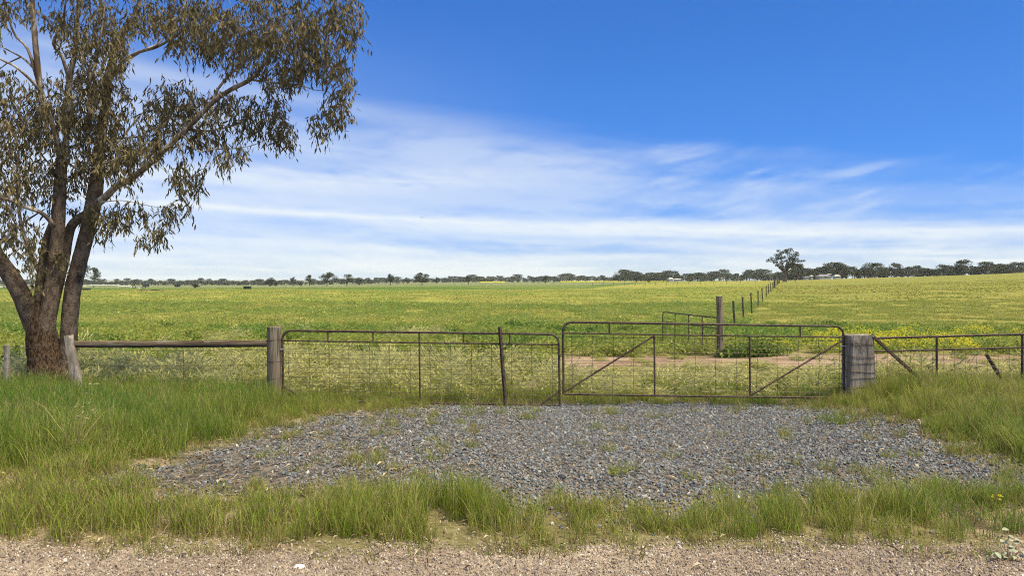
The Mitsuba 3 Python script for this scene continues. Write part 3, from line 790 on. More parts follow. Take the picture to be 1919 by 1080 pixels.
# twigs: each sprig group reaches back towards the nearest limb
tw = []
from scipy.spatial import cKDTree
kd = cKDTree(skel)
for t in twigs:
    tw.append(tube(t, [.004, .003, .0015], 3, False))
for i in range(0, len(twigs), 9):
    o = twigs[i][0]
    dist, idx = kd.query(o)
    if .1 < dist < 1.6:
        q = skel[idx]
        m = (o + q) / 2 + np.array([tree_rng.normal() * .05, tree_rng.normal() * .05, .12 * dist])
        c = resample(np.array([(*q, .008 + .006 * dist), (*m, .007), (*o, .004)]), .12)
        tw.append(tube(c[:, :3], c[:, 3], 4, False))
put('gum_tree__twigs', cat(tw)[:2], 'far_bark')
tag('gum_tree__twigs', kind='stuff')
tag('gum_tree', 'large multi-stemmed gum tree with brown hanging leaves, at the left edge', 'tree')
print('tree done')

# ---------------------------------------------------------------- far trees
def tree_proto(seed, h, w, clumps, trunk_h, per=70, leaf=.55, flat=.6, bare=.0):
    """(trunk mesh, crown mesh): crown made of leaf-sized faces gathered in clumps"""
    r = np.random.default_rng(seed)
    tr, cr = [], []
    tr.append(tube(np.array([(0, 0, -.4), (.1 * r.normal(), .1 * r.normal(), trunk_h * .6), (.2 * r.normal(), .2 * r.normal(), trunk_h * 1.25)]), [h * .034, h * .026, h * .02], 8))
    top = tr[0][0][-1]
    for k in range(clumps):
        a = r.uniform(0, 2 * np.pi)
        zz = r.uniform(trunk_h * (1 - bare) / h, 1) ** .8
        prof = math.sin(math.pi * np.clip((zz - trunk_h / h * .6) / (1.06 - trunk_h / h * .6), 0, 1)) ** .55
        rad = w / 2 * prof * r.uniform(.35, .95)
        c = np.array([rad * math.cos(a), rad * math.sin(a), zz * h * .93])
        rr = np.array([w * .17, w * .17, w * .17 * flat]) * r.uniform(.7, 1.35)
        m = (top * .5 + c * .5) + [0, 0, -.05 * h]
        q = resample(np.array([(*top * [1, 1, .85], h * .012), (*m, h * .008), (*c, h * .004)]), h * .1)
        tr.append(tube(q[:, :3], q[:, 3], 5, False))
        n = per
        u = r.normal(size=(n, 3)); u /= np.linalg.norm(u, axis=1, keepdims=True)
        u *= r.uniform(.35, 1.0, n)[:, None] ** .5
        p = c + u * rr
        a1 = r.normal(size=(n, 3)); a1 /= np.linalg.norm(a1, axis=1, keepdims=True)
        b1 = np.cross(a1, r.normal(size=(n, 3))); b1 /= np.linalg.norm(b1, axis=1, keepdims=True)
        s = leaf * r.uniform(.5, 1.2, n)[:, None]
        v = np.stack([p - a1 * s * .5, p + b1 * s * .33, p + a1 * s * .5, p - b1 * s * .33], 1).reshape(-1, 3)
        f = (np.array([[0, 1, 2], [0, 2, 3]])[None] + np.arange(n)[:, None, None] * 4).reshape(-1, 3)
        hue = r.uniform(0, .7)
        cr.append((v, f, np.repeat(np.stack([np.clip(hue + r.uniform(-.1, .3, n), 0, 1), r.uniform(0, 1, n)], -1), 4, axis=0)))
    a, b = cat(tr), cat(cr)
    return mikit.ply((a[0], a[1]), 'far_bark'), mikit.ply((b[0], b[1]), 'far_leaf', uv=b[2])


PROTO = {
    'round': (10., tree_proto(1, 10, 10, 34, 2.2, 90)), 'umbrella': (10., tree_proto(2, 10, 13, 30, 3.4, 110, flat=.55)),
    'tall': (10., tree_proto(3, 10, 6, 24, 2.6, 80)), 'bushy': (10., tree_proto(4, 10, 9, 34, .8, 90, flat=.9)),
    'open': (10., tree_proto(5, 10, 9, 18, 3.6, 80)), 'wide': (10., tree_proto(6, 10, 15, 40, 1.6, 90)),
}


def far_tree(kind, px, base_py, top_py, D, label, group=None, wscale=1.0, cat_='tree', name=None):
    """px: picture column; base and top rows give the height at distance D"""
    key = nk(name or 'paddock_tree')
    X = (px - 959.5) / F * D
    h = (base_py - top_py) / F * D
    s = h / 10.0
    z = float(H(X, D))
    m = T().translate([X, D, z]).rotate([0, 0, 1], float((px * 37) % 360)).scale([s * wscale, s * wscale, s])
    tr, cr = PROTO[kind][1]
    scene[key + '__trunk'] = {**tr, 'to_world': m}
    scene[key + '__crown'] = {**cr, 'to_world': m}
    tag(key, label, cat_, group)
    return key


GP = 'scattered trees beyond the paddock'
# the lone tree at the end of the fence, bigger so built on its own
r = np.random.default_rng(21)
LD = 262.0
LX = (1471 - 959.5) / F * LD
LZ = float(H(LX, LD))
tr, cr = [], []
tr.append(tube([(LX, LD, LZ - .5), (LX + .1, LD, LZ + 1.8), (LX + .2, LD + .1, LZ + 3.4)], [.75, .55, .45], 12))
for (cx, cy, rx, ry, n) in [(1452, 482, 9, 6, 9), (1463, 474, 9, 6, 9), (1478, 472, 10, 6, 10), (1490, 477, 9, 6, 9), (1496, 487, 8, 5, 7), (1481, 484, 10, 6, 9), (1466, 487, 8, 5, 7), (1446, 490, 7, 4, 5), (1457, 494, 8, 4, 6), (1473, 495, 10, 5, 8), (1487, 497, 8, 4, 6), (1463, 502, 8, 4, 5), (1478, 504, 8, 4, 5), (1503, 489, 3, 2, 2)]:
    for k in range(int(n * .75)):
        u = r.uniform(-1, 1, 3)
        c = P(cx + u[0] * rx, cy + u[1] * ry, LD + 5 * u[2] * r.uniform(.3, 1))
        q = resample(np.array([(LX + .2, LD, LZ + 3.0, .28), (*((c + [LX, LD, LZ + 4]) / 2 + [0, 0, -.6]), .14), (*c, .04)]), .8)
        if k % 3 == 0:
            tr.append(tube(q[:, :3], q[:, 3], 6, False))
        m = 60
        d = r.normal(size=(m, 3)); d /= np.linalg.norm(d, axis=1, keepdims=True)
        p = c + d * np.array([.92, .92, .55]) * r.uniform(.3, 1, m)[:, None] ** .5
        a1 = r.normal(size=(m, 3)); a1 /= np.linalg.norm(a1, axis=1, keepdims=True)
        b1 = np.cross(a1, r.normal(size=(m, 3))); b1 /= np.linalg.norm(b1, axis=1, keepdims=True)
        s = .42 * r.uniform(.5, 1.2, m)[:, None]
        v = np.stack([p - a1 * s * .5, p + b1 * s * .33, p + a1 * s * .5, p - b1 * s * .33], 1).reshape(-1, 3)
        f = (np.array([[0, 1, 2], [0, 2, 3]])[None] + np.arange(m)[:, None, None] * 4).reshape(-1, 3)
        hue = r.uniform(0, .8)
        cr.append((v, f, np.repeat(np.stack([np.clip(hue + r.uniform(-.1, .3, m), 0, 1), r.uniform(0, 1, m)], -1), 4, axis=0)))
put('lone_tree__trunk', cat(tr)[:2], 'far_bark')
c_ = cat(cr)
put('lone_tree__crown', (c_[0], c_[1]), 'far_leaf', uv=c_[2])
tag('lone_tree', 'single round-crowned tree standing at the far end of the receding fence', 'tree')

far_tree('bushy', 506, 537, 520, 330, 'dense low bushy tree, first right of the dark green box', wscale=1.25)
far_tree('bushy', 517, 537, 528, 332, 'small bush hugging the right side of the first bushy tree', wscale=1.1, cat_='bush', name='paddock_bush')
far_tree('tall', 550, 537, 519, 335, 'slim dark tree, second right of the dark green box', wscale=1.1)
far_tree('bushy', 564, 535, 527, 340, 'tiny dark bush between the slim tree and the ragged tree', cat_='bush', name='paddock_bush')
far_tree('open', 580, 537, 515, 335, 'ragged open tree just left of the umbrella-shaped tree', wscale=.95)
far_tree('umbrella', 613, 537, 511, 330, 'broad umbrella-shaped tree with sky showing through, left of centre', wscale=1.0)
far_tree('open', 650, 537, 514, 335, 'open spreading tree just right of the umbrella-shaped tree', wscale=1.1)
far_tree('bushy', 673, 536, 521, 420, 'low grey-green tree right of the open spreading tree', wscale=1.3)
far_tree('tall', 731, 536, 514, 340, 'narrow columnar dark tree between the umbrella-shaped tree and the biggest rounded tree', wscale=1.15)
far_tree('round', 791, 535, 511, 330, 'big rounded tree, widest of those left of centre', wscale=1.3)
far_tree('bushy', 763, 531, 519, 520, 'pale far bush left of the big rounded tree', wscale=1.1)
far_tree('bushy', 818, 531, 519, 520, 'small far tree right of the big rounded tree', wscale=1.0)
far_tree('tall', 877, 533, 516, 345, 'isolated small tree with a bare forked top, left of centre', wscale=1.35)
far_tree('bushy', 1022, 530, 515, 480, 'rounded dark tree left of the yellow crop strip', wscale=1.0)
far_tree('tall', 1131, 527, 515, 620, 'narrow tree standing in the yellow crop strip', wscale=1.3)
far_tree('round', 1193, 526, 508, 560, 'leafy tree left of the two white sheds', wscale=1.1)
far_tree('round', 1243, 525, 509, 560, 'dark round tree just left of the two white sheds', wscale=1.15)
far_tree('bushy', 1216, 527, 521, 420, 'small dark round bush in front of the far wood', wscale=1.25, cat_='bush', name='paddock_bush')
far_tree('umbrella', 150, 541, 490, 260, 'large tree seen behind the right stem of the gum tree', wscale=.62)
far_tree('open', 176, 541, 503, 262, 'leaning flat-topped tree just right of the gum tree stems', wscale=.75)
k = far_tree('bushy', 366, 541, 533, 240, 'low pale green bush in the far paddock on the left', wscale=2.2, cat_='bush', name='paddock_bush')

# the woods on the horizon
r = np.random.default_rng(31)
for nm, pr in (('round', tree_proto(11, 10, 11, 26, 1.2, 46, .85)), ('umbrella', tree_proto(12, 10, 13, 24, 3.0, 56, .8, .55)), ('bushy', tree_proto(13, 10, 10, 30, .4, 42, .9, .9)), ('open', tree_proto(15, 10, 9, 18, 3.2, 46, .8)), ('wide', tree_proto(16, 10, 15, 34, .6, 48, .9))):
    scene['group_' + nm] = {'type': 'shapegroup', 'trunk': pr[0], 'crown': pr[1]}


def wood(x0, x1, D, hpx, n, key, thick=40):
    for k in range(n):
        px = x0 + (x1 - x0) * (k + r.uniform(-.3, 1.3)) / n
        d = D + r.uniform(0, thick)
        lump = .80 + .40 * float(f2(np.array([px]), np.array([3.]), .035, 2, 17)[0])
        kd_, hs = [('bushy', .78), ('wide', .78), ('round', .95), ('umbrella', 1.18), ('open', 1.2)][int(r.choice(5, p=[.28, .22, .20, .18, .12]))]
        h = hpx / F * D * r.uniform(.68, 1.12) * lump * hs
        X = (px - 959.5) / F * d
        s = h / 10
        w = r.uniform(.9, 1.5)
        scene[f'{key}__{k + 1:03d}'] = {'type': 'instance', 'sg': {'type': 'ref', 'id': 'group_' + kd_},
            'to_world': T().translate([X, d, float(H(X, d)) - .3]).rotate([0, 0, 1], float(r.uniform(0, 360))).scale([s * w, s * w, s])}


wood(-260, 500, 800, 10.5, 240, 'left_wood')
tag('left_wood', 'far blue-grey belt of trees along the left horizon', 'wood', kind='stuff')
wood(480, 930, 820, 10, 120, 'middle_wood')
tag('middle_wood', 'far belt of trees behind the scattered trees left of centre', 'wood', kind='stuff')
wood(850, 1240, 880, 12.5, 95, 'centre_wood')
tag('centre_wood', 'straight dark plantation behind the yellow crop strips', 'wood', kind='stuff')
wood(1160, 1530, 640, 19, 70, 'right_centre_wood')
tag('right_centre_wood', 'belt of domed trees left of and behind the lone tree', 'wood', kind='stuff')
wood(1470, 2300, 420, 25, 135, 'right_wood', thick=25)
tag('right_wood', 'dark tree belt along the rise on the right', 'wood', kind='stuff')

# yellow crop strips far away
def flat_patch(key, px0, px1, D0, D1, z, mat, label, cat_):
    a, b, c, d = [np.array([(p - 959.5) / F * D, D, float(H((p - 959.5) / F * D, D)) + z]) for p, D in ((px0, D0), (px1, D0), (px1, D1), (px0, D1))]
    lo = [q - [0, 0, z + .2] for q in (a, b, c, d)]
    v = np.array([a, b, c, d, *lo])
    put(key, (v, np.array([[0, 1, 2], [0, 2, 3], [0, 4, 5], [0, 5, 1], [1, 5, 6], [1, 6, 2], [2, 6, 7], [2, 7, 3], [3, 7, 4], [3, 4, 0]])), mat)
    tag(key, label, cat_, kind='structure')
flat_patch('crop_field', 1050, 1158, 640, 860, 1.0, 'canola', 'strip of bright yellow flowering crop before the far plantation', 'crop field')
flat_patch('crop_field_001', 900, 946, 700, 890, .9, 'canola', 'short strip of yellow crop left of the far plantation', 'crop field')
flat_patch('crop_field_002', 1150, 1252, 600, 640, .8, 'canola', 'thin strip of yellow crop left of the white sheds', 'crop field')

# ---------------------------------------------------------------- far buildings
def house(key, px, base_py, D, w, d_, wall, roof, label, cat_, wallm='wall_grey', roofm='roof_grey', rot=0, veranda=False):
    X = (px - 959.5) / F * D
    z = EYE - (base_py - HZ) / F * D
    M = T().translate([X, D, z]).rotate([0, 0, 1], rot)
    def pp(k, mesh, m):
        scene[k] = mikit.ply((mesh[0], mesh[1]), m, to_world=M)
    pp(f'{key}__wall', boxm((0, 0, wall / 2 - .5), (w, d_, wall + 1)), wallm)
    e = .4
    v = np.array([(-w / 2 - e, -d_ / 2 - e, wall - .1), (w / 2 + e, -d_ / 2 - e, wall - .1), (w / 2 + e, d_ / 2 + e, wall - .1), (-w / 2 - e, d_ / 2 + e, wall - .1), (-w / 2 + w * .18, 0, wall + roof), (w / 2 - w * .18, 0, wall + roof)])
    f = np.array([[0, 1, 5], [0, 5, 4], [1, 2, 5], [2, 3, 4], [2, 4, 5], [3, 0, 4], [0, 3, 2], [0, 2, 1]])
    pp(f'{key}__roof', (v, f, 0), roofm)
    n = max(1, int(w // 4))
    for k in range(n):
        x = -w / 2 + w * (k + .5) / n
        pp(nk(f'{key}__window'), boxm((x, -d_ / 2 - .01, wall * .55), (.9, .12, wall * .4)), 'dark_void')
    tag(key, label, cat_)


house('farmhouse', 1543, 521.5, 408, 6.4, 5, 1.0, 1.1, 'farmhouse with a grey hipped roof among the trees right of the lone tree', 'house')
house('shed', 1554, 518, 412, 1.2, 2, 1.3, .15, 'small white box of a shed behind the farmhouse', 'shed', roofm='white_paint')
house('shed_001', 1568, 520.5, 408, 2.6, 3, .9, .6, 'white gabled shed right of the farmhouse', 'shed', roofm='wall_pale')
house('shed_002', 1511, 521.5, 409, 2.0, 3, .6, .4, 'low grey shed left of the farmhouse', 'shed', roofm='roof_grey')
house('shed_003', 1520.5, 520.5, 408, 1.2, 2, .9, .4, 'tiny pale shed between the low grey shed and the farmhouse', 'shed', roofm='wall_pale')
house('shed_004', 1257, 526, 600, 3.4, 5, 1.4, .8, 'white shed, left one of the pair before the domed trees', 'shed', roofm='wall_pale')
house('shed_005', 1270, 526, 600, 4.6, 5, 1.1, .5, 'long white shed, right one of the pair before the domed trees', 'shed', roofm='wall_pale')

# dark boxes in the far paddock
def bin_(key, px, py0, py1, wpx, D, label):
    X = (px - 959.5) / F * D
    w, h = wpx / F * D, (py1 - py0) / F * D
    z = EYE - (py1 - HZ) / F * D
    body = [boxm((X, D, z + h / 2), (w, w * .8, h))]
    put(f'{key}__body', cat(body)[:2], 'tank_green')
    put(f'{key}__lid', boxm((X, D, z + h + .04), (w * 1.05, w * .85, .07))[:2], 'tank_green')
    for k in range(5):
        put(nk(f'{key}__rib'), boxm((X + w * (k - 2) / 4.3, D - w * .4 - .02, z + h / 2), (.05, .05, h * .96))[:2], 'dark_void')
    tag(key, label, 'bin')


bin_('field_bin', 463.5, 537.5, 545, 11.5, 150, 'dark green slatted bin at the far edge of the yellow field')
bin_('field_bin_001', 162, 541.5, 550, 11, 140, 'dark bin half hidden by the right stem of the gum tree')
bin_('field_bin_002', 332.5, 534, 538, 8.5, 300, 'small dark bin in front of the far left tree belt')
bin_('field_bin_003', 274, 534, 538, 8, 305, 'small dark bin at the right end of the irrigator pipe')

# irrigator: one long arched pipe on wheeled towers
ID = 235.0
pts = []
for x in np.linspace(-140, 262, 60):
    ph = ((x - 2) % 130) / 130
    pts.append(P(x, 538.6 - (4.3 if x > 132 else 3.0) * math.sin(math.pi * ph) + .004 * max(x - 132, 0) * 2, ID))
put('irrigator__pipe', tube(pts, .14, 8)[:2], 'white_paint')
for k, x in enumerate((-128, 2, 132, 262)):
    c = P(x, 538.6, ID)
    g = float(H(c[0], c[1]))
    for sx in (-1.6, 1.6):
        put(nk('irrigator__leg'), tube([c, (c[0] + sx, c[1] - .4, g + .5)], .06, 6)[:2], 'galvanised')
        a = np.linspace(0, 2 * np.pi, 17)
        put(nk('irrigator__wheel'), tube(np.stack([c[0] + sx + .5 * np.cos(a), 0 * a + c[1] - .4, g + .5 + .5 * np.sin(a)], -1), .10, 6, False)[:2], 'dark_void')
for k in range(3):
    a0, a1 = -128 + 130 * k, 2 + 130 * k
    q = [P(x, 538.6 + 1.6 * math.sin(math.pi * (x - a0) / 130) * .0 + .9, ID) for x in np.linspace(a0, a1, 14)]
    put(nk('irrigator__truss_rod'), tube(q, .03, 4, False)[:2], 'galvanised')
tag('irrigator', 'long pale arched irrigation pipe on wheeled towers, behind the gum tree', 'irrigator')

# fallen branch heap
r = np.random.default_rng(3)
hp = []
for k in range(16):
    c = P(283 + r.normal() * 7, 546, 136) * [1, 1, 0] + [0, 0, .1]
    d = np.array([r.normal(), r.normal() * .5, abs(r.normal()) * .22]) * .9
    hp.append(tube(np.array([c - d * .5, c + [0, 0, .15], c + d]), [.09, .07, .03], 5))
put('fallen_branches', cat(hp)[:2], 'far_bark')
tag('fallen_branches', 'small heap of fallen grey branches lying in the far left paddock', 'branches')

# bird
bp = P(790.5, 408.5, 70)
u_ = np.linspace(0, 1, 9)
body = tube(np.stack([bp[0] + .0 * u_, bp[1] + .22 * (u_ - .5), bp[2] + .02 * u_], -1), .035 * np.sin(np.pi * np.clip(u_, .04, .97)) ** .7, 8)
def wing(s):
    v = np.array([(0, -.05, .01), (0, .05, .01), (s * .16, -.03, .07), (s * .16, .05, .07), (s * .30, .03, -.06), (0, 0, .03), (s * .16, .01, .085)]) + bp
    return v, np.array([[0, 2, 5], [5, 2, 6], [5, 6, 1], [1, 6, 3], [2, 4, 6], [6, 4, 3], [0, 1, 3], [0, 3, 2], [2, 3, 4]]), np.zeros((7, 2))
put('bird__body', body[:2], 'bird_dark', True)
put('bird__wing', wing(-1)[:2], 'bird_dark')
put('bird__wing_001', wing(1)[:2], 'bird_dark')
tag('bird', 'tiny dark bird in flight against the pale cloud left of centre', 'bird')
print('far done')

# ---------------------------------------------------------------- stones
def stones(r, x, y, size, flat, dz=0.0):
    """flattish angular stones at x, y with given size; 13 triangles each"""
    n = len(x)
    S = 5
    ang = (np.arange(S)[None] + r.uniform(-.32, .32, (n, S))) * 2 * np.pi / S + r.uniform(0, 6.28, (n, 1))
    rad = size[:, None] * r.uniform(.62, 1.15, (n, S)) * .5
    asp = r.uniform(.55, 1.0, (n, 1))
    bx, by = rad * np.cos(ang), rad * np.sin(ang) * asp
    th = r.uniform(0, 6.28, (n, 1))
    c, s = np.cos(th), np.sin(th)
    bx, by = bx * c - by * s, bx * s + by * c
    h = size[:, None] * flat * r.uniform(.7, 1.4, (n, 1))
    tx, ty = r.normal(0, .34, (n, 1)), r.normal(0, .34, (n, 1))
    z = H(x, y)[:, None] + dz
    lift = r.uniform(0, .010, (n, 1))
    lo = np.stack([x[:, None] + bx, y[:, None] + by, z + tx * bx + ty * by + lift - h * .6], -1)
    k = r.uniform(.62, .9, (n, 1))
    hi = np.stack([x[:, None] + bx * k, y[:, None] + by * k, z + tx * bx * k + ty * by * k + lift + h * .5 * r.uniform(.75, 1.2, (n, S))], -1)
    v = np.concatenate([lo, hi], 1).reshape(-1, 3)
    F_ = [[i, (i + 1) % S, S + (i + 1) % S] for i in range(S)] + [[i, S + (i + 1) % S, S + i] for i in range(S)] + [[S, S + 1, S + 2], [S, S + 2, S + 3], [S, S + 3, S + 4]]
    f = (np.array(F_)[None] + np.arange(n)[:, None, None] * 2 * S).reshape(-1, 3)
    uv = np.repeat(np.stack([r.uniform(0, 1, n), r.uniform(0, 1, n)], -1), 2 * S, axis=0)
    return v, f, uv


r = np.random.default_rng(101)
n = 125000
x, y = r.uniform(-5.6, 8.2, n), r.uniform(5.7, 12.8, n)
px = 959.5 + F * x / y
from shapely import distance, points
gd = lambda x, y: np.where(contains_xy(gravel_poly, x, y), 1, -1) * distance(gravel_poly.exterior, points(x, y))
e_ = gd(x, y) + .9 * (f2(x, y, 1.4, 3, 61) - .5)
den = sm(-.9, .35, e_) ** 1.8
den *= 1 - (.30 + .5 * sm(.54, .44, f2(x, y, 1.0, 3, 90))) * sm(1000, 420, px) * .95
ok = r.uniform(0, 1, n) < den
x, y = x[ok], y[ok]
size = .016 + .048 * r.beta(1.4, 3.4, len(x))
g = stones(r, x, y, size, .22, .008)
put('driveway_gravel', g, 'slate')
tag('driveway_gravel', 'loose blue-grey slate gravel spread over the driveway', 'gravel', kind='stuff')
print('gravel', len(x))

n = 62000
x, y = r.uniform(-4.8, 4.8, n), r.uniform(4.5, 6.1, n)
ok = r.uniform(0, 1, n) < .06 + .94 * sm(5.75, 5.25, y + .7 * (f2(x, y, 1.1, 3, 91) - .5))
x, y = x[ok], y[ok]
size = .006 + .034 * r.beta(1.0, 5.0, len(x))
g = stones(r, x, y, size, .45, .006)
put('road_pebbles', g, 'pebble')
tag('road_pebbles', 'small pinkish and pale pebbles on the dirt road', 'pebbles', kind='stuff')


def one_stone(key, px, py, sx, sy, sz, mat, label, seed):
    rr = np.random.default_rng(seed)
    import trimesh
    ic = trimesh.creation.icosphere(2)
    v = np.array(ic.vertices)
    v *= (1 + .30 * (nfbm(v * 1.7 + seed, 3, seed) - .5))[:, None]
    v = v * [sx, sy, sz]
    gx, gy = G(px, py)
    v += [gx, gy, float(H(gx, gy)) + sz * .45]
    put(key, (v, np.array(ic.faces)), mat, 30)
    tag(key, label, 'stone')


one_stone('loose_stone', 560, 1066, .042, .030, .018, 'pale_stone', 'flat white stone lying on the dirt road, left of centre', 4)
one_stone('loose_stone_001', 1053, 911, .042, .03, .034, 'black_stone', 'black lump of stone at the front edge of the gravel', 9)

# leaf litter and bark strips
n = 9000
x, y = r.uniform(-5.4, 6.5, n), r.uniform(5.0, 11.6, n)
px = 959.5 + F * x / y
w = .18 + .95 * sm(1050, 600, px) + .45 * (y < 6.2)
w *= .35 + 1.3 * sm(.42, .62, f2(x, y, .9, 3, 95))
ok = r.uniform(0, 1, n) < w
x, y = x[ok], y[ok]; n = len(x)
L = .02 + .10 * r.beta(1.2, 3, n)
W = L * r.uniform(.12, .26, n)
th = r.uniform(0, 6.28, n)
dx, dy = np.cos(th), np.sin(th)
z = H(x, y) + .026 + r.uniform(0, .016, n)
up = r.normal(0, .25, n) * L
cv = r.uniform(.05, .3, n) * L
p0 = np.stack([x - dx * L / 2, y - dy * L / 2, z - up / 2], -1)
p1 = np.stack([x + dx * L / 2, y + dy * L / 2, z + up / 2], -1)
m0 = np.stack([x - dy * W / 2, y + dx * W / 2, z + cv], -1)
m1 = np.stack([x + dy * W / 2, y - dx * W / 2, z + cv * .6], -1)
v = np.stack([p0, m0, p1, m1], 1).reshape(-1, 3)
f = (np.array([[0, 1, 2], [0, 2, 3]])[None] + np.arange(n)[:, None, None] * 4).reshape(-1, 3)
put('leaf_litter', (v, f, np.repeat(np.stack([r.uniform(0, 1, n) ** .8, r.uniform(0, 1, n)], -1), 4, axis=0)), 'litter')
tag('leaf_litter', 'dry fallen gum leaves and bark scraps scattered over gravel and verge', 'leaf litter', kind='stuff')

# ---------------------------------------------------------------- grass and weeds
def blades(r, n, R, h, w, lean, kind, rmin=0.0, curve=1.0, hv=.35):
    """n blades rooted in a disc of radius R; kind: one number or a function giving the kind per blade"""
    a, rad = r.uniform(0, 6.28, n), R * np.sqrt(r.uniform(rmin, 1, n))
    x, y = rad * np.cos(a), rad * np.sin(a)
    hh = h * r.uniform(1 - hv * 1.4, 1 + hv, n)
    la = r.uniform(0, 6.28, n)
    ln = lean * hh * r.uniform(.2, 1.3, n)
    lx, ly = ln * np.cos(la), ln * np.sin(la)
    wa = r.uniform(0, 3.14, n)
    wx, wy = np.cos(wa) * w * r.uniform(.6, 1.3, n) / 2, np.sin(wa) * w / 2
    V = []
    for t, k in ((0, .8), (.38, 1.0), (.74, .7)):
        cx, cy, cz = x + lx * t ** (1 + curve), y + ly * t ** (1 + curve), hh * (t - .25 * lean * t * t)
        V += [np.stack([cx - wx * k, cy - wy * k, cz], -1), np.stack([cx + wx * k, cy + wy * k, cz], -1)]
    V.append(np.stack([x + lx, y + ly, hh * (1 - .32 * lean)], -1))
    v = np.stack(V, 1).reshape(-1, 3)
    f = (np.array([[0, 1, 3], [0, 3, 2], [2, 3, 5], [2, 5, 4], [4, 5, 6]])[None] + np.arange(n)[:, None, None] * 7).reshape(-1, 3)
    kk = kind(r, n) if callable(kind) else np.full(n, float(kind))
    return v, f, np.repeat(np.stack([r.uniform(0, 1, n), kk], -1), 7, axis=0)


def leaves(r, n, R, h, size, kind, spread=1.0, lo=.0):
    """broad leaves through a low volume"""
    a, rad = r.uniform(0, 6.28, n), R * np.sqrt(r.uniform(0, 1, n))
    p = np.stack([rad * np.cos(a), rad * np.sin(a), h * (lo + (1 - lo) * r.uniform(0, 1, n) ** .7) * (1 - .5 * (rad / R) ** 2)], -1)
    d = np.stack([r.normal(size=n), r.normal(size=n), r.normal(.25, .5, n) * spread], -1)
    d /= np.linalg.norm(d, axis=1, keepdims=True)
    sd = np.cross(d, np.stack([r.normal(0, .5, n), r.normal(0, .5, n), np.ones(n)], -1))
    sd /= np.linalg.norm(sd, axis=1, keepdims=True) + 1e-9
    L = size * r.uniform(.6, 1.4, n)[:, None]
    v = np.stack([p - d * L * .5, p + sd * L * .24 + [0, 0, .01], p + d * L * .5, p - sd * L * .24 + [0, 0, .01]], 1).reshape(-1, 3)
    f = (np.array([[0, 1, 2], [0, 2, 3]])[None] + np.arange(n)[:, None, None] * 4).reshape(-1, 3)
    kk = kind(r, n) if callable(kind) else np.full(n, float(kind))
    return v, f, np.repeat(np.stack([r.uniform(0, 1, n), kk], -1), 4, axis=0)


def heads(r, n, R, h, L, W, kind=4.0, up=.25):
    """nodding seed heads on thin stalks"""
    a, rad = r.uniform(0, 6.28, n), R * np.sqrt(r.uniform(0, 1, n))
    x, y = rad * np.cos(a), rad * np.sin(a)
    hh = h * r.uniform(.65, 1.2, n)
    la = r.normal(0.4, .8, n)
    lx, ly = np.cos(la), np.sin(la)
    top = np.stack([x + lx * hh * .22, y + ly * hh * .22, hh], -1)
    d = np.stack([lx, ly, r.normal(up, .45, n)], -1); d /= np.linalg.norm(d, axis=1, keepdims=True)
    tip = top + d * L * r.uniform(.7, 1.3, n)[:, None]
    mid = top * .6 + tip * .4
    s1 = np.cross(d, [0, 0, 1.]); s1 /= np.linalg.norm(s1, axis=1, keepdims=True) + 1e-9
    s2 = np.cross(d, s1)
    v = np.stack([top, mid + s1 * W / 2, mid + s2 * W / 2, mid - s1 * W / 2, mid - s2 * W / 2, tip, np.stack([x, y, 0 * x], -1), np.stack([x + .004, y, 0 * x], -1)], 1).reshape(-1, 3)
    f = (np.array([[0, 1, 3], [1, 5, 3], [0, 2, 4], [2, 5, 4], [6, 7, 0]])[None] + np.arange(n)[:, None, None] * 8).reshape(-1, 3)
    return v, f, np.repeat(np.stack([r.uniform(0, 1, n), np.full(n, kind)], -1), 8, axis=0)


def pick(*pairs):
    k, p = zip(*pairs)
    return lambda r, n: r.choice(np.array(k, float), n, p=np.array(p) / sum(p))


GROUPS = {}
def group(name, parts):
    v, f, uv = cat(parts)
    scene['group_' + name] = {'type': 'shapegroup', 'shape': mikit.ply((v, f), 'plant', uv=uv)}
    GROUPS[name] = len(f)


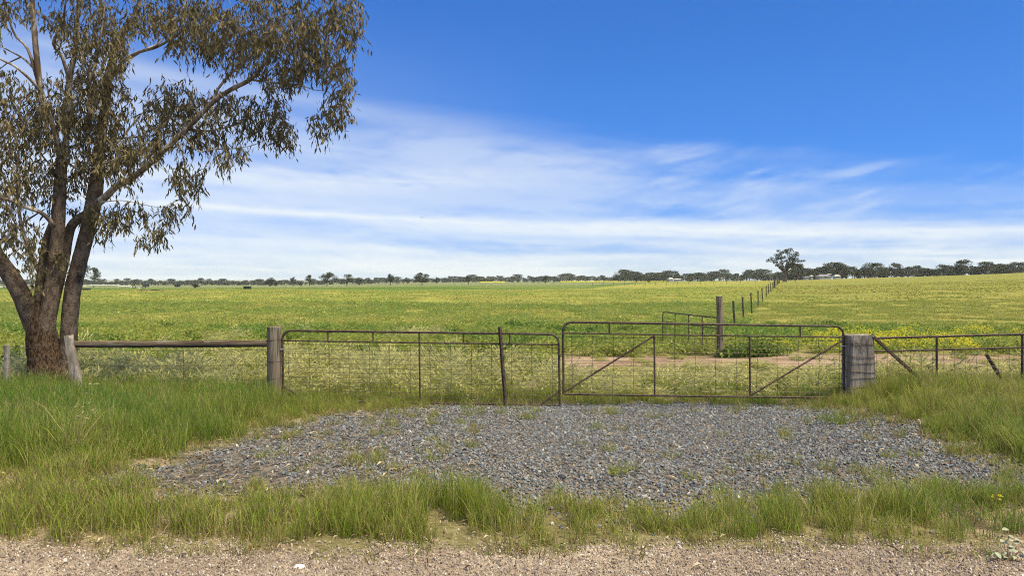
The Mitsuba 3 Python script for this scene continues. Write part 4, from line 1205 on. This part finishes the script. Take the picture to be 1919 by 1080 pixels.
r = np.random.default_rng(202)
fresh = pick((0, .66), (2, .18), (6, .10), (3, .06))
mixed = pick((0, .42), (2, .20), (6, .20), (3, .18))
dryk = pick((6, .40), (3, .34), (0, .16), (2, .10))
weedk = pick((1, .58), (2, .36), (0, .06))
fieldk = pick((1, .40), (2, .57), (4, .03))
for k in range(4):
    group(f'tall{k}', [blades(r, 120, .17, .42, .0055, .32, fresh, hv=.3), blades(r, 26, .17, .20, .006, .7, mixed), heads(r, 2, .15, .46, .07, .006, 3.0, 2.2)])
    group(f'mid{k}', [blades(r, 60, .13, .23, .0055, .50, mixed), blades(r, 22, .14, .12, .005, .8, dryk), heads(r, 2, .12, .27, .05, .006, 3.0, 2.2)])
    group(f'low{k}', [blades(r, 34, .11, .11, .005, .8, dryk), blades(r, 8, .09, .17, .0045, .5, mixed)])
    group(f'barley{k}', [blades(r, 90, .20, .22, .008, .75, pick((0, .5), (1, .2), (2, .3))), heads(r, 34, .20, .29, .11, .020), leaves(r, 20, .2, .12, .07, 7.0)])
    group(f'darkweed{k}', [leaves(r, 150, .30, .25, .08, pick((7, .55), (1, .45))), blades(r, 26, .28, .30, .008, .7, pick((0, .6), (7, .4)))])
    group(f'tally{k}', [blades(r, 120, .17, .40, .0055, .42, pick((0, .36), (2, .44), (6, .14), (3, .06)), hv=.3), blades(r, 24, .17, .18, .006, .8, mixed), heads(r, 3, .15, .44, .07, .006, 3.0, 2.2)])
    group(f'weed{k}', [leaves(r, 130, .27, .24, .075, weedk, .5), blades(r, 30, .25, .28, .008, .6, pick((0, .6), (2, .4)))])
    group(f'crop{k}', [leaves(r, 260, .64, .20, .10, fieldk, .35), blades(r, 40, .6, .32, .014, .5, pick((2, .6), (1, .4)))])
    group(f'pasture{k}', [blades(r, 170, .75, .13, .016, .9, pick((2, .74), (6, .20), (1, .06)))])
    group(f'farpasture{k}', [leaves(r, 190, 2.2, .14, .22, pick((2, .76), (6, .24)), .3)])
    group(f'far{k}', [leaves(r, 300, 2.2, .22, .22, pick((2, .84), (1, .16)), .3)])
    group(f'flower{k}', [leaves(r, 60, .24, .18, .07, weedk), leaves(r, 56, .25, .28, .040, 5.0, .25, .7)])
print({k: v for k, v in GROUPS.items() if k.endswith('0')})
IDX = {}
TOT = [0]


def scatter(key, grp, x, y, s, r, squash=None):
    ang = r.uniform(0, 360, len(x))
    z = H(x, y) - .01
    kk = r.integers(0, 4, len(x))
    sz = s * r.uniform(.8, 1.25, len(x)) * (1 if squash is None else squash)
    for i in range(len(x)):
        IDX[key] = IDX.get(key, 0) + 1
        TOT[0] += GROUPS[f'{grp}{kk[i]}']
        scene[f'{key}__{IDX[key]:03d}'] = {'type': 'instance', 'sg': {'type': 'ref', 'id': f'group_{grp}{kk[i]}'},
            'to_world': T().translate([float(x[i]), float(y[i]), float(z[i])]).rotate([0, 0, 1], float(ang[i])).scale([float(s[i] ** .5), float(s[i] ** .5), float(sz[i])])}


def field_pts(r, y0, y1, dens, margin=2.2, slope=.74):
    n = int(dens * ((y1 ** 2 - y0 ** 2) * slope + 2 * margin * (y1 - y0)))
    y = np.sqrt(r.uniform(y0 ** 2, y1 ** 2, n))
    x = r.uniform(-1, 1, n) * (y * slope + margin)
    return x, y


# --- verge
x, y = field_pts(r, 5.25, 12.6, 44)
px, py = 959.5 + F * x / y, HZ + EYE * F / y
ing = in_gravel(x, y)
dist = np.where(ing, -1, 1) * distance(gravel_poly.exterior, points(x, y))
nz = f2(x, y, .9, 3, 33)
front = y < 7.15 + .0 * x
# line of the upper-left grass edge
lead = np.interp(px, [-200, 0, 200, 400, 480, 600, 840, 1050, 1450, 1560, 1680, 1780, 1880, 2100], [905, 900, 885, 848, 815, 792, 760, 752, 752, 770, 800, 835, 880, 950])
back = ~ing & (py < lead)
gatezone = back & (px > 840) & (px < 1450)
u = r.uniform(0, 1, len(x))
tall = back & ~gatezone & (u < .95) & (y < 11.9)
tall_s = .72 + .5 * nz - .10 * sm(1500, 1700, px) + .10 * sm(500, 0, px)
edge_fade = sm(0, 34, lead - py)
tall &= u < .35 + .65 * edge_fade
tall_s = tall_s * (.55 + .45 * edge_fade)
tall_s = tall_s * np.where((px > 520) & (px < 1060), .62, 1)
yel = r.uniform(0, 1, len(x)) < .18 + .62 * sm(1480, 1640, px) + .25 * (f2(x, y, .7, 2, 51) > .55)
for m_, g_ in ((tall & ~yel, 'tall'), (tall & yel, 'tally')):
    scatter('verge_grass', g_, x[m_], y[m_], tall_s[m_], r)
gz = gatezone & (u < .5)
scatter('verge_grass', 'mid', x[gz], y[gz], .7 + .4 * nz[gz], r)
# front strip between road and gravel
clump = np.exp(-(((px - 790) / 170) ** 2)) * np.exp(-(((y - 6.1) / .45) ** 2)) + .75 * np.exp(-(((px - 1640) / 170) ** 2)) * np.exp(-(((y - 6.2) / .45) ** 2)) + .45 * np.exp(-(((px - 1380) / 120) ** 2)) * np.exp(-(((y - 6.0) / .4) ** 2))
fr = ~back & ~ing & (y > 5.55)
fade = sm(5.50, 5.95, y + .5 * (nz - .5))
hi_ = fr & (u < clump * 1.1)
for m_, g_ in ((hi_ & ~yel, 'tall'), (hi_ & yel, 'tally')):
    scatter('verge_grass', g_, x[m_], y[m_], (.38 + .48 * clump + .3 * (nz - .5))[m_], r)
lft = sm(720, 520, px)
md = fr & ~hi_ & (u < (.30 + .55 * sm(.38, .62, nz) + .30 * lft) * fade)
scatter('verge_grass', 'mid', x[md], y[md], ((.44 + .62 * nz + .34 * lft) * (1 - .5 * sm(5.95, 6.5, y) * sm(200, 330, px) * sm(760, 640, px)))[md] * (.65 + .35 * fade[md]), r)
lo_ = ((fr & ~hi_ & ~md) | (back & ~tall & ~gz)) & (u < .95)
lo_ |= (y > 5.22) & (y < 5.8) & (u < .15 + .5 * (f2(x, y, 1.4, 3, 55) > .52)) & ~lo_
scatter('verge_grass', 'low', x[lo_], y[lo_], .7 + .5 * nz[lo_], r)
# sparse tufts in the gravel, thicker on the left
sp = ing & (u < .018 + .30 * sm(1000, 450, px) * sm(.40, .62, nz) + .60 * sm(.55, .0, -dist) + .05 * sm(1000, 600, px))
scatter('verge_grass', 'low', x[sp], y[sp], .6 + .9 * nz[sp], r)
sp2 = ing & (u > .990 - .02 * (nz > .55))
scatter('verge_grass', 'mid', x[sp2], y[sp2], .35 + .4 * nz[sp2], r)
tag('verge_grass', 'long green and yellowing grass on the road verge', 'grass', kind='stuff')

# --- paddock behind the gates
def clear(x, y):
    ok = ~in_track(x, y)
    ok &= ~((np.abs(x - 5.3) < .12) & (np.abs(y - 19) < .12))
    return ok
x, y = field_pts(r, 11.75, 17.2, 8.5, 2.5)
px, py = 959.5 + F * x / y, HZ + EYE * F / y
nz = f2(x, y, .5, 3, 44)
ok = clear(x, y)
bar = ok & (nz + .25 * sm(690, 720, py) + .12 * sm(500, 700, px) - .12 * sm(520, 300, px) * sm(720, 690, py) > .52)
low = (1 - sm(1000, 1080, px) * sm(12.4, 15.2, y) * .68) * (.55 + .95 * sm(.30, .70, f2(x, y, 1.3, 2, 49)))
scatter('paddock_weeds', 'barley', x[bar], y[bar], .85 + .5 * nz[bar], r, low[bar])
dk = ok & ~bar & (f2(x, y, .8, 3, 52) > .50)
scatter('paddock_weeds', 'darkweed', x[dk], y[dk], .8 + .7 * (1 - nz[dk]), r, low[dk])
we = ok & ~bar & ~dk
scatter('paddock_weeds', 'weed', x[we], y[we], .8 + .7 * (1 - nz[we]), r, low[we])
x, y = field_pts(r, 14.5, 21, 5., 2.5)
nz = f2(x, y, .9, 3, 57)
tk = in_track(x, y) & (r.uniform(0, 1, len(x)) < .05 + .55 * sm(.50, .68, nz))
scatter('paddock_weeds', 'weed', x[tk], y[tk], .25 + .45 * nz[tk], r)
x, y = field_pts(r, 17.2, 30, 4.2, 3)
nz = f2(x, y, .35, 3, 45)
px, py = 959.5 + F * x / y, HZ + EYE * F / y
ok = clear(x, y)
fl = ok & (px > 1440) & (r.uniform(0, 1, len(x)) < sm(.34, .50, f2(x, y, .45, 3, 46)) * .8 * sm(1420, 1600, px) * sm(27, 22, y))
scatter('yellow_wildflowers', 'flower', x[fl], y[fl], 1.2 + .6 * nz[fl], r)
tag('yellow_wildflowers', 'low yellow daisy-like wildflowers behind the pipe fence panel', 'wildflowers', kind='stuff')
br = ok & ~fl & (nz > .66) & (px < 900)
scatter('paddock_weeds', 'barley', x[br], y[br], .9 + .4 * nz[br], r)
dk = ok & ~fl & ~br & (f2(x, y, .55, 3, 53) > .63)
scatter('paddock_weeds', 'darkweed', x[dk], y[dk], 1.0 + .8 * (1 - nz[dk]), r)
we = ok & ~fl & ~br & ~dk
scatter('paddock_weeds', 'weed', x[we], y[we], 1.0 + .8 * (1 - nz[we]), r)
right = lambda x, y: x > 8.9 + .375 * (y - 28.7)
x, y = field_pts(r, 29, 62, .85, 4)
nz = f2(x, y, .2, 3, 47)
R = right(x, y)
scatter('paddock_weeds', 'crop', x[~R], y[~R], (.55 + .9 * nz)[~R], r)
scatter('right_pasture', 'pasture', x[R], y[R], (.7 + .6 * nz)[R], r)
x, y = field_pts(r, 60, 150, .075, 6)
nz = f2(x, y, .1, 3, 48)
R = right(x, y)
scatter('paddock_weeds', 'far', x[~R], y[~R], (.5 + .9 * nz)[~R], r)
scatter('right_pasture', 'farpasture', x[R], y[R], (.7 + .6 * nz)[R], r)
tag('right_pasture', 'smoother yellow-green pasture right of the receding fence', 'pasture', kind='stuff')
tag('paddock_weeds', 'green and yellow weeds and barley grass covering the paddock', 'weeds', kind='stuff')
print('instances', sum(IDX.values()), 'instanced triangles', TOT[0])

# ---------------------------------------------------------------- single plants
def plant(key, gx, gy, parts, label, cat_, scale=1.0, mat='plant'):
    v, f, uv = cat(parts)
    put(key, (v * scale + [gx, gy, float(H(gx, gy))], f, uv), mat)
    tag(key, label, cat_)


r = np.random.default_rng(404)
plant('grass_tussock', *G(128, 872), [blades(r, 90, .10, .72, .008, .62, pick((0, .4), (2, .3), (3, .3)), hv=.4), heads(r, 16, .12, .80, .07, .012)], 'tall pale tussock standing out of the grass at the lower left', 'grass tussock')
plant('grass_tuft', *G(1157, 905), [blades(r, 46, .10, .19, .006, .7, mixed), leaves(r, 20, .1, .1, .05, weedk)], 'lone green tuft on the front part of the gravel, right of centre', 'grass tuft')
plant('grass_tuft_001', *G(1565, 806), [blades(r, 60, .14, .22, .007, .6, fresh)], 'green tuft on the gravel below the right end of the high gate', 'grass tuft')
plant('grass_tuft_002', *G(1352, 828), [blades(r, 30, .07, .12, .005, .8, pick((2, .7), (6, .3)))], 'small yellowish tuft in the middle of the gravel', 'grass tuft')
plant('grass_tuft_003', *G(876, 790), [blades(r, 44, .10, .24, .006, .5, fresh), heads(r, 5, .1, .27, .05, .01)], 'green tuft in the gravel just in front of the left gate', 'grass tuft')
plant('grass_tuft_004', *G(1466, 826), [blades(r, 22, .05, .15, .005, .5, pick((2, .7), (6, .3)))], 'thin upright yellow tuft on the right half of the gravel', 'grass tuft')
plant('grass_tuft_005', *G(880, 772), [blades(r, 40, .10, .2, .006, .8, mixed)], 'low tuft at the foot of the leaning steel picket', 'grass tuft')
plant('yellow_daisy', *G(1868, 960), [blades(r, 10, .05, .12, .005, .5, fresh), leaves(r, 7, .05, .16, .03, 5.0, .15, .9)], 'small yellow daisies in the verge grass at the right edge', 'daisy')

# sage-leaved sprig at the lower right
def round_leaf(c, d, up, L, W):
    d = d / np.linalg.norm(d)
    s = np.cross(d, up); s /= np.linalg.norm(s)
    n = np.cross(s, d)
    ts = np.linspace(0, 1, 7)
    w = W * np.sin(np.pi * ts ** .8) ** .8
    v = [c + d * L * t + n * (-.25 * L * t * t) + s * k * ww + n * abs(k) * .12 * ww for t, ww in zip(ts, w) for k in (-1, 0, 1)]
    f = []
    for i in range(6):
        for j in (0, 1):
            a = i * 3 + j
            f += [[a, a + 1, a + 4], [a, a + 4, a + 3]]
    return np.array(v), np.array(f), np.zeros((21, 2))


gx, gy = G(1888, 1052)
gz = float(H(gx, gy))
stems = []
for k, (dx, dz, dy) in enumerate(((-.03, .15, 0), (.02, .22, .02), (.10, .08, -.03), (-.10, .07, -.02), (.07, .15, .03))):
    a = np.array([gx, gy, gz]); b = a + [dx, dy, dz]
    put(nk('sage_sprig__stem'), tube([a, (a + b) / 2 + [dx * .15, 0, .02], b], [.004, .003, .002], 5)[:2], 'litter')
    for m in range(4):
        t = .45 + .18 * m
        c = a + (b - a) * t
        d = np.array([r.normal(), r.normal() - .5, r.normal() * .35 + .1])
        put(nk('sage_sprig__leaf'), round_leaf(c, d, np.array([0, -.35, 1.]), r.uniform(.035, .06), r.uniform(.012, .019))[:2], 'sage', True)
tag('sage_sprig', 'pale grey-green sprig with rounded leaves at the lower right corner', 'plant')

# ---------------------------------------------------------------- haze over the whole place
scene['haze'] = {'type': 'cube', 'bsdf': {'type': 'null'}, 'interior': {'type': 'ref', 'id': 'air'}, 'to_world': T().translate([0, 0, 8]).scale([2000, 2000, 24])}
tag('haze', 'faint blue haze in the distance', 'haze', kind='stuff')
